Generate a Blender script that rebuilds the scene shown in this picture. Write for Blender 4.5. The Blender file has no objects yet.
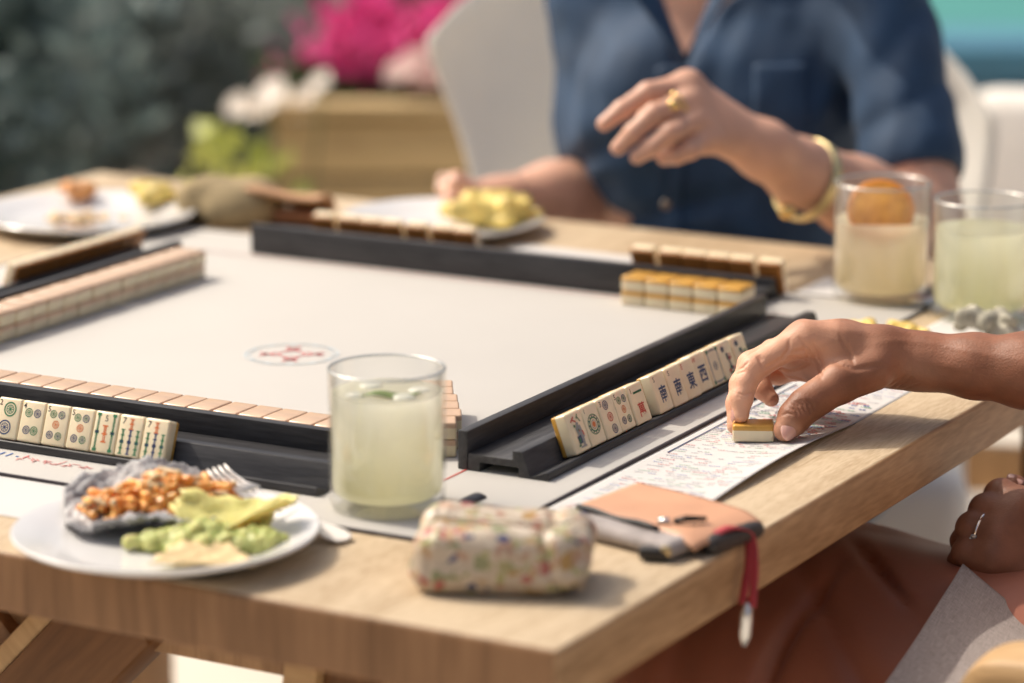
import bpy, bmesh, math, random
import numpy as np
import openvdb
from mathutils import Vector, Matrix, Euler
random.seed(7); np.random.seed(7)
C = bpy.context.scene.collection
R = math.radians
TOP = 0.74                                  # height of the tabletop
CAM = np.array([0.0, 0.0, 1.345]); PITCH = R(13.0); FPX = 3150.0
YAW = R(28.5)                               # the game mat and racks
TYAW = R(29.3)                              # the table
O = np.array([0.027, 1.796])                # nearest table corner
def mw(x, y, z=0.0):                        # mat frame (x along front edge, y away along right edge, z above tabletop) -> world
    c, s = math.cos(YAW), math.sin(YAW)
    return Vector((O[0] + x*c + y*s, O[1] - x*s + y*c, TOP + z))
def tw(x, y, z=0.0):
    c, s = math.cos(TYAW), math.sin(TYAW)
    return Vector((O[0] + x*c + y*s, O[1] - x*s + y*c, TOP + z))
def sight(px, py, depth):                   # survey helper: where a sighted point stands, given its distance
    a = (px-512)/FPX*depth; b = -(py-341.5)/FPX*depth
    cp, sp = math.cos(PITCH), math.sin(PITCH)
    return Vector((a, depth*cp + b*sp, CAM[2] - depth*sp + b*cp))
def on_plane(px, py, z):
    d = sight(px, py, 1.0) - Vector(CAM); t = (z - CAM[2])/d.z
    return Vector(CAM) + d*t

# ------------------------------------------------------------------ materials
MATS = {}
def nodes_of(name):
    m = bpy.data.materials.new(name); m.use_nodes = True
    nt = m.node_tree; return m, nt, nt.nodes['Principled BSDF']
def mat(name, col, rough=0.5, var=0.0, scale=30.0, bump=0.0, bscale=None, metal=0.0, sss=0.0, sheen=0.0, coat=0.0, col2=None, stretch=None, detail=4.0, spec=None, sssr=(0.012, 0.006, 0.004), trans=0.0, vcol=None):
    if name in MATS: return MATS[name]
    m, nt, p = nodes_of(name)
    L = nt.links.new
    tc = nt.nodes.new('ShaderNodeTexCoord'); mp = nt.nodes.new('ShaderNodeMapping'); L(tc.outputs['Object'], mp.inputs[0])
    if stretch: mp.inputs['Scale'].default_value = stretch
    c1 = (*col, 1)
    p.inputs['Base Color'].default_value = c1
    last = None
    if var > 0 or col2:
        n = nt.nodes.new('ShaderNodeTexNoise'); n.inputs['Scale'].default_value = scale; n.inputs['Detail'].default_value = detail
        L(mp.outputs[0], n.inputs['Vector'])
        r = nt.nodes.new('ShaderNodeValToRGB'); L(n.outputs['Fac'], r.inputs[0])
        c2 = col2 if col2 else tuple(max(0, c*(1-var)) for c in col); c0 = col if col2 else tuple(min(1, c*(1+var*.6)) for c in col)
        r.color_ramp.elements[0].position = .32; r.color_ramp.elements[1].position = .68
        r.color_ramp.elements[0].color = (*c2, 1); r.color_ramp.elements[1].color = (*c0, 1)
        last = r.outputs[0]
    if vcol:
        at = nt.nodes.new('ShaderNodeAttribute'); at.attribute_name = 'tone'
        mx = nt.nodes.new('ShaderNodeMix'); mx.data_type = 'RGBA'
        L(at.outputs['Fac'], mx.inputs[0])
        if last: L(last, mx.inputs[6])
        else: mx.inputs[6].default_value = c1
        mx.inputs[7].default_value = (*vcol, 1); last = mx.outputs[2]
    if last: L(last, p.inputs['Base Color'])
    p.inputs['Roughness'].default_value = rough; p.inputs['Metallic'].default_value = metal
    if spec is not None: p.inputs['Specular IOR Level'].default_value = spec
    if sss > 0:
        p.inputs['Subsurface Weight'].default_value = sss; p.inputs['Subsurface Radius'].default_value = (1, .45, .3); p.inputs['Subsurface Scale'].default_value = sssr[0]
    if sheen: p.inputs['Sheen Weight'].default_value = sheen
    if coat: p.inputs['Coat Weight'].default_value = coat; p.inputs['Coat Roughness'].default_value = .15
    if trans: p.inputs['Transmission Weight'].default_value = trans
    if bump > 0:
        n2 = nt.nodes.new('ShaderNodeTexNoise'); n2.inputs['Scale'].default_value = bscale or scale*4; n2.inputs['Detail'].default_value = 5
        L(mp.outputs[0], n2.inputs['Vector'])
        b = nt.nodes.new('ShaderNodeBump'); b.inputs['Strength'].default_value = bump; b.inputs['Distance'].default_value = .002
        L(n2.outputs['Fac'], b.inputs['Height']); L(b.outputs[0], p.inputs['Normal'])
    MATS[name] = m; return m

def add_translucent(m, tr):
    nt = m.node_tree; L = nt.links.new; t = nt.nodes.new('ShaderNodeBsdfTranslucent'); mx = nt.nodes.new('ShaderNodeMixShader'); mx.inputs[0].default_value = tr
    ln_ = nt.nodes['Principled BSDF'].inputs['Base Color'].links
    if ln_: L(ln_[0].from_socket, t.inputs[0])
    L(nt.nodes['Principled BSDF'].outputs[0], mx.inputs[1]); L(t.outputs[0], mx.inputs[2]); L(mx.outputs[0], nt.nodes['Material Output'].inputs[0])

def wood_mat(name, light, dark, axis=0, fine=420.0, rough=.5, rings=11.0, speck=.5, board=0.0, baxis=0):
    m, nt, p = nodes_of(name); L = nt.links.new
    tc = nt.nodes.new('ShaderNodeTexCoord'); mp = nt.nodes.new('ShaderNodeMapping'); L(tc.outputs['Object'], mp.inputs[0])
    sc = [1, 1, 1]; sc[axis] = .09; mp.inputs['Scale'].default_value = sc
    n = nt.nodes.new('ShaderNodeTexNoise'); n.inputs['Scale'].default_value = rings; n.inputs['Detail'].default_value = 6; n.inputs['Distortion'].default_value = 1.2
    L(mp.outputs[0], n.inputs['Vector'])
    mul = nt.nodes.new('ShaderNodeMath'); mul.operation = 'MULTIPLY'; mul.inputs[1].default_value = 9; L(n.outputs['Fac'], mul.inputs[0])
    fr = nt.nodes.new('ShaderNodeMath'); fr.operation = 'PINGPONG'; fr.inputs[1].default_value = 1; L(mul.outputs[0], fr.inputs[0])
    f = nt.nodes.new('ShaderNodeTexNoise'); f.inputs['Scale'].default_value = fine; f.inputs['Detail'].default_value = 3
    mp2 = nt.nodes.new('ShaderNodeMapping'); L(tc.outputs['Object'], mp2.inputs[0]); sc2 = [1, 1, 1]; sc2[axis] = .12; mp2.inputs['Scale'].default_value = sc2
    L(mp2.outputs[0], f.inputs['Vector'])
    fm = nt.nodes.new('ShaderNodeMath'); fm.operation = 'MULTIPLY_ADD'; fm.inputs[1].default_value = speck*1.6; fm.inputs[2].default_value = -speck*.8; L(f.outputs['Fac'], fm.inputs[0])
    big = nt.nodes.new('ShaderNodeTexNoise'); big.inputs['Scale'].default_value = 3.5; L(tc.outputs['Object'], big.inputs['Vector'])
    ad = nt.nodes.new('ShaderNodeMath'); ad.operation = 'MULTIPLY_ADD'; ad.inputs[1].default_value = .35; L(fr.outputs[0], ad.inputs[0]); L(fm.outputs[0], ad.inputs[2])
    ad2 = nt.nodes.new('ShaderNodeMath'); ad2.operation = 'MULTIPLY_ADD'; ad2.inputs[1].default_value = .8; L(big.outputs['Fac'], ad2.inputs[0]); L(ad.outputs[0], ad2.inputs[2])
    if board:
        sx = nt.nodes.new('ShaderNodeSeparateXYZ'); L(tc.outputs['Object'], sx.inputs[0])
        dv = nt.nodes.new('ShaderNodeMath'); dv.operation = 'MULTIPLY_ADD'; dv.inputs[1].default_value = 1/board; dv.inputs[2].default_value = 50.37; L(sx.outputs[baxis], dv.inputs[0])
        fl = nt.nodes.new('ShaderNodeMath'); fl.operation = 'FLOOR'; L(dv.outputs[0], fl.inputs[0])
        wn = nt.nodes.new('ShaderNodeTexWhiteNoise'); wn.noise_dimensions = '1D'; L(fl.outputs[0], wn.inputs['W'])
        wa = nt.nodes.new('ShaderNodeMath'); wa.operation = 'MULTIPLY_ADD'; wa.inputs[1].default_value = .30; wa.inputs[2].default_value = -.15; L(wn.outputs['Value'], wa.inputs[0])
        fc = nt.nodes.new('ShaderNodeMath'); fc.operation = 'FRACT'; L(dv.outputs[0], fc.inputs[0])
        jt = nt.nodes.new('ShaderNodeMath'); jt.operation = 'LESS_THAN'; jt.inputs[1].default_value = .010; L(fc.outputs[0], jt.inputs[0])
        ja = nt.nodes.new('ShaderNodeMath'); ja.operation = 'MULTIPLY_ADD'; ja.inputs[1].default_value = -.35; L(jt.outputs[0], ja.inputs[0]); L(wa.outputs[0], ja.inputs[2])
        a3 = nt.nodes.new('ShaderNodeMath'); a3.operation = 'ADD'; L(ad2.outputs[0], a3.inputs[0]); L(ja.outputs[0], a3.inputs[1]); ad2 = a3
    r = nt.nodes.new('ShaderNodeValToRGB'); L(ad2.outputs[0], r.inputs[0])
    r.color_ramp.elements[0].position = .2; r.color_ramp.elements[1].position = .85
    r.color_ramp.elements[0].color = (*dark, 1); r.color_ramp.elements[1].color = (*light, 1)
    L(r.outputs[0], p.inputs['Base Color'])
    p.inputs['Roughness'].default_value = rough; p.inputs['Specular IOR Level'].default_value = .3
    b = nt.nodes.new('ShaderNodeBump'); b.inputs['Strength'].default_value = .25; b.inputs['Distance'].default_value = .001
    L(ad.outputs[0], b.inputs['Height']); L(b.outputs[0], p.inputs['Normal'])
    return m

def weave_mat(name, col, col2, scale=900.0, rough=.9, bump=.4, big=6.0):
    m, nt, p = nodes_of(name); L = nt.links.new
    tc = nt.nodes.new('ShaderNodeTexCoord')
    outs = []
    for ax in ((1, .08, 1), (.08, 1, 1)):
        mp = nt.nodes.new('ShaderNodeMapping'); mp.inputs['Scale'].default_value = ax; L(tc.outputs['UV'], mp.inputs[0])
        n = nt.nodes.new('ShaderNodeTexNoise'); n.inputs['Scale'].default_value = scale; n.inputs['Detail'].default_value = 2; L(mp.outputs[0], n.inputs['Vector']); outs.append(n.outputs['Fac'])
    a = nt.nodes.new('ShaderNodeMath'); a.operation = 'ADD'; L(outs[0], a.inputs[0]); L(outs[1], a.inputs[1])
    h = nt.nodes.new('ShaderNodeMath'); h.operation = 'MULTIPLY'; h.inputs[1].default_value = .5; L(a.outputs[0], h.inputs[0])
    r = nt.nodes.new('ShaderNodeValToRGB'); L(h.outputs[0], r.inputs[0]); r.color_ramp.elements[0].position = .35; r.color_ramp.elements[1].position = .65
    r.color_ramp.elements[0].color = (*col2, 1); r.color_ramp.elements[1].color = (*col, 1)
    L(r.outputs[0], p.inputs['Base Color']); p.inputs['Roughness'].default_value = rough
    b = nt.nodes.new('ShaderNodeBump'); b.inputs['Strength'].default_value = bump; b.inputs['Distance'].default_value = .001; L(h.outputs[0], b.inputs['Height']); L(b.outputs[0], p.inputs['Normal'])
    return m

def floral_mat(name):
    m, nt, p = nodes_of(name); L = nt.links.new
    tc = nt.nodes.new('ShaderNodeTexCoord')
    nz = nt.nodes.new('ShaderNodeTexNoise'); nz.inputs['Scale'].default_value = 60; L(tc.outputs['Object'], nz.inputs['Vector'])
    wv = nt.nodes.new('ShaderNodeMix'); wv.data_type = 'RGBA'; wv.inputs[0].default_value = .018; L(tc.outputs['Object'], wv.inputs[6]); L(nz.outputs['Color'], wv.inputs[7])
    base = (.50, .42, .33, 1); prev = None
    def layer(scale, rad, cols, seed):
        nonlocal prev
        mp = nt.nodes.new('ShaderNodeMapping'); mp.inputs['Location'].default_value = (seed, seed*.7, seed*.3); L(wv.outputs[2], mp.inputs[0])
        v = nt.nodes.new('ShaderNodeTexVoronoi'); v.inputs['Scale'].default_value = scale; L(mp.outputs[0], v.inputs['Vector'])
        lt = nt.nodes.new('ShaderNodeMath'); lt.operation = 'LESS_THAN'; lt.inputs[1].default_value = rad; L(v.outputs['Distance'], lt.inputs[0])
        sep = nt.nodes.new('ShaderNodeSeparateColor'); L(v.outputs['Color'], sep.inputs[0])
        r = nt.nodes.new('ShaderNodeValToRGB'); r.color_ramp.interpolation = 'CONSTANT'; L(sep.outputs[0], r.inputs[0])
        while len(r.color_ramp.elements) < len(cols): r.color_ramp.elements.new(.5)
        for i, c in enumerate(cols):
            r.color_ramp.elements[i].position = i/len(cols); r.color_ramp.elements[i].color = (*c, 1)
        mx = nt.nodes.new('ShaderNodeMix'); mx.data_type = 'RGBA'; L(lt.outputs[0], mx.inputs[0])
        if prev is None: mx.inputs[6].default_value = base
        else: L(prev, mx.inputs[6])
        L(r.outputs[0], mx.inputs[7]); prev = mx.outputs[2]
    layer(95, .55, [(.32, .30, .15), (.42, .27, .19), (.24, .25, .13), (.50, .42, .33), (.60, .52, .42)], 1.3)
    layer(125, .44, [(.42, .25, .18), (.50, .42, .33), (.36, .34, .15), (.46, .31, .17), (.50, .42, .33)], 4.1)
    layer(84, .38, [(.06, .07, .16), (.50, .42, .33), (.38, .12, .10), (.50, .42, .33), (.38, .23, .08), (.50, .42, .33)], 7.7)
    L(prev, p.inputs['Base Color']); p.inputs['Roughness'].default_value = .36
    n2 = nt.nodes.new('ShaderNodeTexNoise'); n2.inputs['Scale'].default_value = 45; L(tc.outputs['Object'], n2.inputs['Vector'])
    b = nt.nodes.new('ShaderNodeBump'); b.inputs['Strength'].default_value = .5; b.inputs['Distance'].default_value = .004; L(n2.outputs['Fac'], b.inputs['Height']); L(b.outputs[0], p.inputs['Normal'])
    return m

def thin_glass(name, tint=(.96, .98, .96), base=.05, gloss=.55, haze=.0):
    m = bpy.data.materials.new(name); m.use_nodes = True; nt = m.node_tree; L = nt.links.new
    nt.nodes.remove(nt.nodes['Principled BSDF']); out = nt.nodes['Material Output']
    t = nt.nodes.new('ShaderNodeBsdfTransparent'); t.inputs[0].default_value = (*tint, 1)
    g = nt.nodes.new('ShaderNodeBsdfGlossy'); g.inputs['Roughness'].default_value = .04
    lw = nt.nodes.new('ShaderNodeLayerWeight'); lw.inputs[0].default_value = .35
    mm = nt.nodes.new('ShaderNodeMath'); mm.operation = 'MULTIPLY_ADD'; mm.inputs[1].default_value = gloss; mm.inputs[2].default_value = base; L(lw.outputs['Facing'], mm.inputs[0])
    mx = nt.nodes.new('ShaderNodeMixShader'); L(mm.outputs[0], mx.inputs[0]); L(t.outputs[0], mx.inputs[1]); L(g.outputs[0], mx.inputs[2])
    last = mx.outputs[0]
    if haze:
        d = nt.nodes.new('ShaderNodeBsdfDiffuse'); d.inputs[0].default_value = (.8, .82, .78, 1)
        m2 = nt.nodes.new('ShaderNodeMixShader'); m2.inputs[0].default_value = haze; L(last, m2.inputs[1]); L(d.outputs[0], m2.inputs[2]); last = m2.outputs[0]
    L(last, out.inputs[0]); return m

def drink_mat(name, low, high, h, alpha_top=.0):
    m, nt, p = nodes_of(name); L = nt.links.new
    tc = nt.nodes.new('ShaderNodeTexCoord'); s = nt.nodes.new('ShaderNodeSeparateXYZ'); L(tc.outputs['Object'], s.inputs[0])
    n = nt.nodes.new('ShaderNodeTexNoise'); n.inputs['Scale'].default_value = 35; n.inputs['Detail'].default_value = 2; L(tc.outputs['Object'], n.inputs['Vector'])
    a = nt.nodes.new('ShaderNodeMath'); a.operation = 'MULTIPLY_ADD'; a.inputs[1].default_value = 1/h; L(s.outputs[2], a.inputs[0])
    b = nt.nodes.new('ShaderNodeMath'); b.operation = 'MULTIPLY_ADD'; b.inputs[1].default_value = .5; b.inputs[2].default_value = -.25; L(n.outputs['Fac'], b.inputs[0]); L(b.outputs[0], a.inputs[2])
    r = nt.nodes.new('ShaderNodeValToRGB'); L(a.outputs[0], r.inputs[0]); r.color_ramp.elements[0].color = (*low, 1); r.color_ramp.elements[1].color = (*high, 1)
    r.color_ramp.elements[0].position = .1; r.color_ramp.elements[1].position = .95
    L(r.outputs[0], p.inputs['Base Color']); p.inputs['Roughness'].default_value = .12
    p.inputs['Roughness'].default_value = .3
    add_translucent(m, .78)
    mo = nt.nodes['Material Output']; t2 = nt.nodes.new('ShaderNodeBsdfTransparent'); t2.inputs[0].default_value = (.99, .98, .92, 1); m2 = nt.nodes.new('ShaderNodeMixShader'); m2.inputs[0].default_value = .06
    src = mo.inputs[0].links[0].from_socket; L(src, m2.inputs[1]); L(t2.outputs[0], m2.inputs[2]); L(m2.outputs[0], mo.inputs[0])
    return m

# ------------------------------------------------------------------ object helpers
def link(o, parent=None):
    C.objects.link(o)
    if parent: o.parent = parent
    return o
def mesh_obj(name, verts, faces, m=None, parent=None, smooth=True, uv=None):
    me = bpy.data.meshes.new(name); me.from_pydata([tuple(v) for v in verts], [], [tuple(int(i) for i in f) for f in faces]); me.update()
    for mm in (m if isinstance(m, (list, tuple)) else [m]):
        if mm: me.materials.append(mm)
    if smooth: me.polygons.foreach_set('use_smooth', [True]*len(me.polygons))
    if uv is not None:
        ul = me.uv_layers.new(name='UVMap')
        for l in me.loops: ul.data[l.index].uv = uv[l.vertex_index]
    return link(bpy.data.objects.new(name, me), parent)
def bm_obj(name, bm, m, parent=None, smooth=False, sharp=None):
    me = bpy.data.meshes.new(name); bm.normal_update(); bm.to_mesh(me); bm.free()
    for mm in (m if isinstance(m, (list, tuple)) else [m]): me.materials.append(mm)
    if smooth:
        me.polygons.foreach_set('use_smooth', [True]*len(me.polygons))
        if sharp: me.set_sharp_from_angle(angle=R(sharp))
    return link(bpy.data.objects.new(name, me), parent)
def thing(name, label, cat, loc=(0, 0, 0), rot=(0, 0, 0), group=None):
    o = bpy.data.objects.new(name, None); o.empty_display_size = .05; C.objects.link(o)
    o.location = loc; o.rotation_euler = rot if isinstance(rot, (tuple, list, Euler)) else (0, 0, rot)
    return tag(o, label, cat, group)
def tag(o, label, cat, group=None):
    o['label'] = label; o['category'] = cat
    if group: o['group'] = group
    return o
def struct(o): o['kind'] = 'structure'; return o
def add_box(bm, sx, sy, sz, loc=(0, 0, 0), rot=None, bevel=0.0, seg=2):
    r = bmesh.ops.create_cube(bm, size=1.0); vs = r['verts']
    bmesh.ops.scale(bm, vec=(sx, sy, sz), verts=vs)
    if bevel:
        es = list({e for v in vs for e in v.link_edges})
        rb = bmesh.ops.bevel(bm, geom=es, offset=bevel, segments=seg, profile=.5, affect='EDGES')
        vs = list({v for f in rb['faces'] for v in f.verts} | {v for v in vs if v.is_valid})
        # gather connected verts
        seen = set(vs); st = list(vs)
        while st:
            v = st.pop()
            for e in v.link_edges:
                w = e.other_vert(v)
                if w not in seen: seen.add(w); st.append(w)
        vs = list(seen)
    if rot is not None: bmesh.ops.rotate(bm, cent=(0, 0, 0), matrix=rot if isinstance(rot, Matrix) else Euler(rot).to_matrix(), verts=vs)
    bmesh.ops.translate(bm, vec=loc, verts=vs); return vs
def box_obj(name, size, loc, m, parent=None, bevel=.003, rot=None, seg=2):
    bm = bmesh.new(); add_box(bm, *size, bevel=bevel, seg=seg); o = bm_obj(name, bm, m, parent, smooth=True, sharp=40)
    o.location = loc
    if rot is not None: o.rotation_euler = rot
    return o
def extrude_profile(name, prof, x0, x1, m, parent=None, bevel=.0008):
    bm = bmesh.new()
    vs = [bm.verts.new((x0, y, z)) for y, z in prof]; f = bm.faces.new(vs)
    r = bmesh.ops.extrude_face_region(bm, geom=[f]); bmesh.ops.translate(bm, vec=(x1-x0, 0, 0), verts=[v for v in r['geom'] if isinstance(v, bmesh.types.BMVert)])
    bmesh.ops.recalc_face_normals(bm, faces=bm.faces)
    if bevel: bmesh.ops.bevel(bm, geom=[e for e in bm.edges if e.calc_face_angle(0) > .3], offset=bevel, segments=2, profile=.5, affect='EDGES')
    return bm_obj(name, bm, m, parent, smooth=True, sharp=40)
def lathe(name, prof, m, parent=None, seg=64, smooth=True):
    verts, faces = [], []; n = len(prof)
    for i in range(seg):
        a = 2*math.pi*i/seg
        for r, z in prof: verts.append((r*math.cos(a), r*math.sin(a), z))
    for i in range(seg):
        for j in range(n-1):
            faces.append((i*n+j, ((i+1) % seg)*n+j, ((i+1) % seg)*n+j+1, i*n+j+1))
    o = mesh_obj(name, verts, faces, m, parent, smooth)
    bm = bmesh.new(); bm.from_mesh(o.data); bmesh.ops.remove_doubles(bm, verts=bm.verts, dist=1e-6); bmesh.ops.recalc_face_normals(bm, faces=bm.faces); bm.to_mesh(o.data); bm.free()
    o.data.set_sharp_from_angle(angle=R(50)); return o
def tube(name, pts, rad, m, parent=None, seg=10, closed=False):
    pts = [Vector(p) for p in pts]; n = len(pts); verts, faces = [], []
    rad = rad if isinstance(rad, (list, tuple)) else [rad]*n
    prev = None
    for i, p in enumerate(pts):
        t = (pts[(i+1) % n] - pts[i-1]) if closed else (pts[min(i+1, n-1)] - pts[max(i-1, 0)])
        t.normalize()
        u = (prev - t*prev.dot(t)) if prev else t.orthogonal(); u.normalize(); prev = u; v = t.cross(u)
        for k in range(seg):
            a = 2*math.pi*k/seg; verts.append(p + (u*math.cos(a) + v*math.sin(a))*rad[i])
    m_ = n if closed else n-1
    for i in range(m_):
        for k in range(seg):
            j = (i+1) % n
            faces.append((i*seg+k, i*seg+(k+1) % seg, j*seg+(k+1) % seg, j*seg+k))
    if not closed: faces += [tuple(range(seg))[::-1], tuple((n-1)*seg+k for k in range(seg))]
    return mesh_obj(name, verts, faces, m, parent)
def sheet(name, fn, nu, nv, m, parent=None, thick=0.0):
    verts, uv, faces = [], [], []
    for j in range(nv+1):
        for i in range(nu+1):
            u, v = i/nu, j/nv; verts.append(fn(u, v)); uv.append((u, v))
    for j in range(nv):
        for i in range(nu):
            a = j*(nu+1)+i; faces.append((a, a+1, a+nu+2, a+nu+1))
    o = mesh_obj(name, verts, faces, m, parent, uv=uv)
    if thick:
        bm = bmesh.new(); bm.from_mesh(o.data); bmesh.ops.solidify(bm, geom=bm.faces[:], thickness=thick); bm.to_mesh(o.data); bm.free()
    return o

# ------------------------------------------------------------------ distance-field modelling for bodies, food and cloth
class Field:
    def __init__(s): s.p = []
    def cone(s, a, ra, b, rb, k=.006, op='u'): s.p.append(('c', np.array(a, float), ra, np.array(b, float), rb, k, op)); return s
    def chain(s, pts, k=.006):
        for (a, ra), (b, rb) in zip(pts, pts[1:]): s.cone(a, ra, b, rb, k)
        return s
    def ell(s, c, r, rot=None, k=.006, op='u'): s.p.append(('e', np.array(c, float), np.array(r, float), np.array(rot if rot is not None else np.eye(3), float), None, k, op)); return s
    def build(s, vox, post=None, pad=.006):
        mn, mx = np.full(3, 1e9), np.full(3, -1e9)
        for q in s.p:
            if q[6] != 'u': continue
            if q[0] == 'c':
                mn = np.minimum(mn, np.minimum(q[1]-q[2], q[3]-q[4])); mx = np.maximum(mx, np.maximum(q[1]+q[2], q[3]+q[4]))
            else: mn = np.minimum(mn, q[1]-q[2].max()); mx = np.maximum(mx, q[1]+q[2].max())
        mn -= pad; mx += pad
        dim = np.ceil((mx-mn)/vox).astype(int)+1
        D = np.full(dim, .05, np.float32)
        for q in s.p:
            k = q[5]
            if q[0] == 'c': lo = np.minimum(q[1]-q[2], q[3]-q[4]); hi = np.maximum(q[1]+q[2], q[3]+q[4])
            else: lo = q[1]-q[2].max(); hi = q[1]+q[2].max()
            mg = k*1.5+3*vox
            i0 = np.maximum(np.floor((lo-mg-mn)/vox).astype(int), 0); i1 = np.minimum(np.ceil((hi+mg-mn)/vox).astype(int)+1, dim)
            if (i1 <= i0).any(): continue
            X, Y, Z = np.meshgrid(*[mn[t]+np.arange(i0[t], i1[t])*vox for t in range(3)], indexing='ij')
            P = np.stack([X, Y, Z], -1).astype(np.float32)
            if q[0] == 'c':
                a, b = q[1], q[3]; ab = b-a; h = np.clip(((P-a)@ab)/max(ab@ab, 1e-12), 0, 1)
                d = np.linalg.norm(P-a-h[..., None]*ab, axis=-1)-(q[2]+(q[4]-q[2])*h)
            else:
                L = (P-q[1])@q[3]; r = q[2]
                k0 = np.linalg.norm(L/r, axis=-1); k1 = np.linalg.norm(L/(r*r), axis=-1)+1e-9; d = k0*(k0-1)/k1
            S = D[i0[0]:i1[0], i0[1]:i1[1], i0[2]:i1[2]]
            if q[6] == 'u':
                h = np.clip(.5+.5*(S-d)/k, 0, 1); N = S*(1-h)+d*h-k*h*(1-h)
            else:
                d = -d; h = np.clip(.5-.5*(S-d)/k, 0, 1); N = S*(1-h)+d*h+k*h*(1-h)
            D[i0[0]:i1[0], i0[1]:i1[1], i0[2]:i1[2]] = N
        if post is not None:
            X, Y, Z = np.meshgrid(*[mn[t]+np.arange(dim[t])*vox for t in range(3)], indexing='ij')
            D = post(D, X, Y, Z).astype(np.float32)
        D[0], D[-1], D[:, 0], D[:, -1], D[:, :, 0], D[:, :, -1] = .05, .05, .05, .05, .05, .05
        D = np.clip(D, -4*vox, 4*vox)
        g = openvdb.FloatGrid(float(4*vox)); g.copyFromArray(np.ascontiguousarray(D))
        res = g.convertToQuads(0.0); pts, quads = res[0], res[1]
        pts = pts*vox+mn
        v0, v1, v2, v3 = (pts[quads[:, i]] for i in range(4))
        vol = (np.cross(v0, v1)*v2).sum()+(np.cross(v0, v2)*v3).sum()
        if vol < 0: quads = quads[:, ::-1]
        return pts, quads
def field_obj(name, parts, m, parent=None, tone=None):
    verts, faces, n = [], [], 0
    for p, q in parts: verts.append(p); faces.append(q+n); n += len(p)
    verts = np.concatenate(verts); faces = np.concatenate(faces)
    me = bpy.data.meshes.new(name)
    me.vertices.add(len(verts)); me.vertices.foreach_set('co', verts.astype(np.float32).ravel())
    me.loops.add(faces.size); me.loops.foreach_set('vertex_index', faces.astype(np.int32).ravel())
    me.polygons.add(len(faces)); me.polygons.foreach_set('loop_start', np.arange(0, faces.size, 4, dtype=np.int32))
    me.polygons.foreach_set('use_smooth', np.ones(len(faces), dtype=bool))
    me.update(calc_edges=True); me.validate()
    if tone is not None:
        at = me.attributes.new('tone', 'FLOAT', 'POINT'); at.data.foreach_set('value', tone(verts).astype(np.float32))
    me.materials.append(m); return link(bpy.data.objects.new(name, me), parent)
def wob(X, Y, Z, f, seed=0):
    rs = np.random.RandomState(seed); out = 0
    for i in range(6):
        w = rs.normal(size=3); w *= f*(0.7+.6*rs.rand())/np.linalg.norm(w); out = out+np.sin(X*w[0]+Y*w[1]+Z*w[2]+rs.rand()*6.28)
    return out/6
def rot_to(zdir, xhint=(1, 0, 0)):
    z = Vector(zdir).normalized(); x = Vector(xhint); x = (x-z*x.dot(z)).normalized(); y = z.cross(x)
    return np.array([[x.x, y.x, z.x], [x.y, y.y, z.y], [x.z, y.z, z.z]])
def mat3(n): return Matrix([list(r) for r in n])

# ------------------------------------------------------------------ shared materials
M_cream = mat('tile_cream', (.80, .68, .47), .3, var=.07, scale=60, sss=.15, coat=.15)
M_gold = mat('tile_bamboo_gold', (.58, .31, .055), .3, var=.22, scale=90, stretch=(.3, 1, 1), coat=.2)
M_shadeb = mat('tile_bamboo_shaded', (.36, .135, .022), .5, var=.2, scale=90, stretch=(.3, 1, 1))  # same bamboo back, with the shade on it put into the colour
M_peach = mat('tile_bamboo_sky_sheen', (.62, .42, .28), .35, var=.14, scale=80, stretch=(.3, 1, 1), coat=.2)  # same bamboo back, paler: glancing sky reflection put into the colour
INK = {'navy': mat('ink_navy', (.025, .045, .13), .5), 'green': mat('ink_green', (.03, .17, .07), .5), 'red': mat('ink_red', (.50, .06, .04), .5),
       'dark': mat('ink_dark', (.03, .03, .035), .5), 'orange': mat('ink_orange', (.62, .16, .04), .5), 'grey': mat('ink_grey', (.28, .28, .28), .6),
       'pale': mat('ink_pale', (.72, .66, .54), .5), 'blue': mat('ink_blue', (.05, .13, .40), .5)}
INKS = list(INK); INKM = [INK[k] for k in INKS]
M_rack = wood_mat('rack_black_wood', (.064, .063, .066), (.024, .024, .027), axis=0, fine=420, rough=.40, rings=34, speck=.45)
M_china = mat('white_china', (.70, .69, .685), .18, var=.02, coat=.4)
M_oak = wood_mat('oak_top', (.58, .46, .315), (.41, .30, .185), axis=1, fine=520, rough=.55, rings=12, speck=.95, board=.135)
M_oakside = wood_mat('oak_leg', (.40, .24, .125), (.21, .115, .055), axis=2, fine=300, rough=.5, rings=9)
M_chairwood = wood_mat('chair_teak', (.52, .32, .16), (.33, .19, .09), axis=2, fine=260, rough=.45, rings=10)
M_arm = wood_mat('pale_bentwood', (.52, .345, .18), (.38, .235, .11), axis=0, fine=300, rough=.5, rings=12)
M_steel = mat('cutlery_steel', (.80, .79, .77), .22, metal=1.0)
M_white_fabric = mat('white_canvas', (.82, .775, .71), .9, var=.05, scale=12, bump=.15, bscale=500)
M_sling = mat('white_sling_canvas', (.93, .90, .84), .9, var=.03, scale=10); add_translucent(M_sling, .3)

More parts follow.
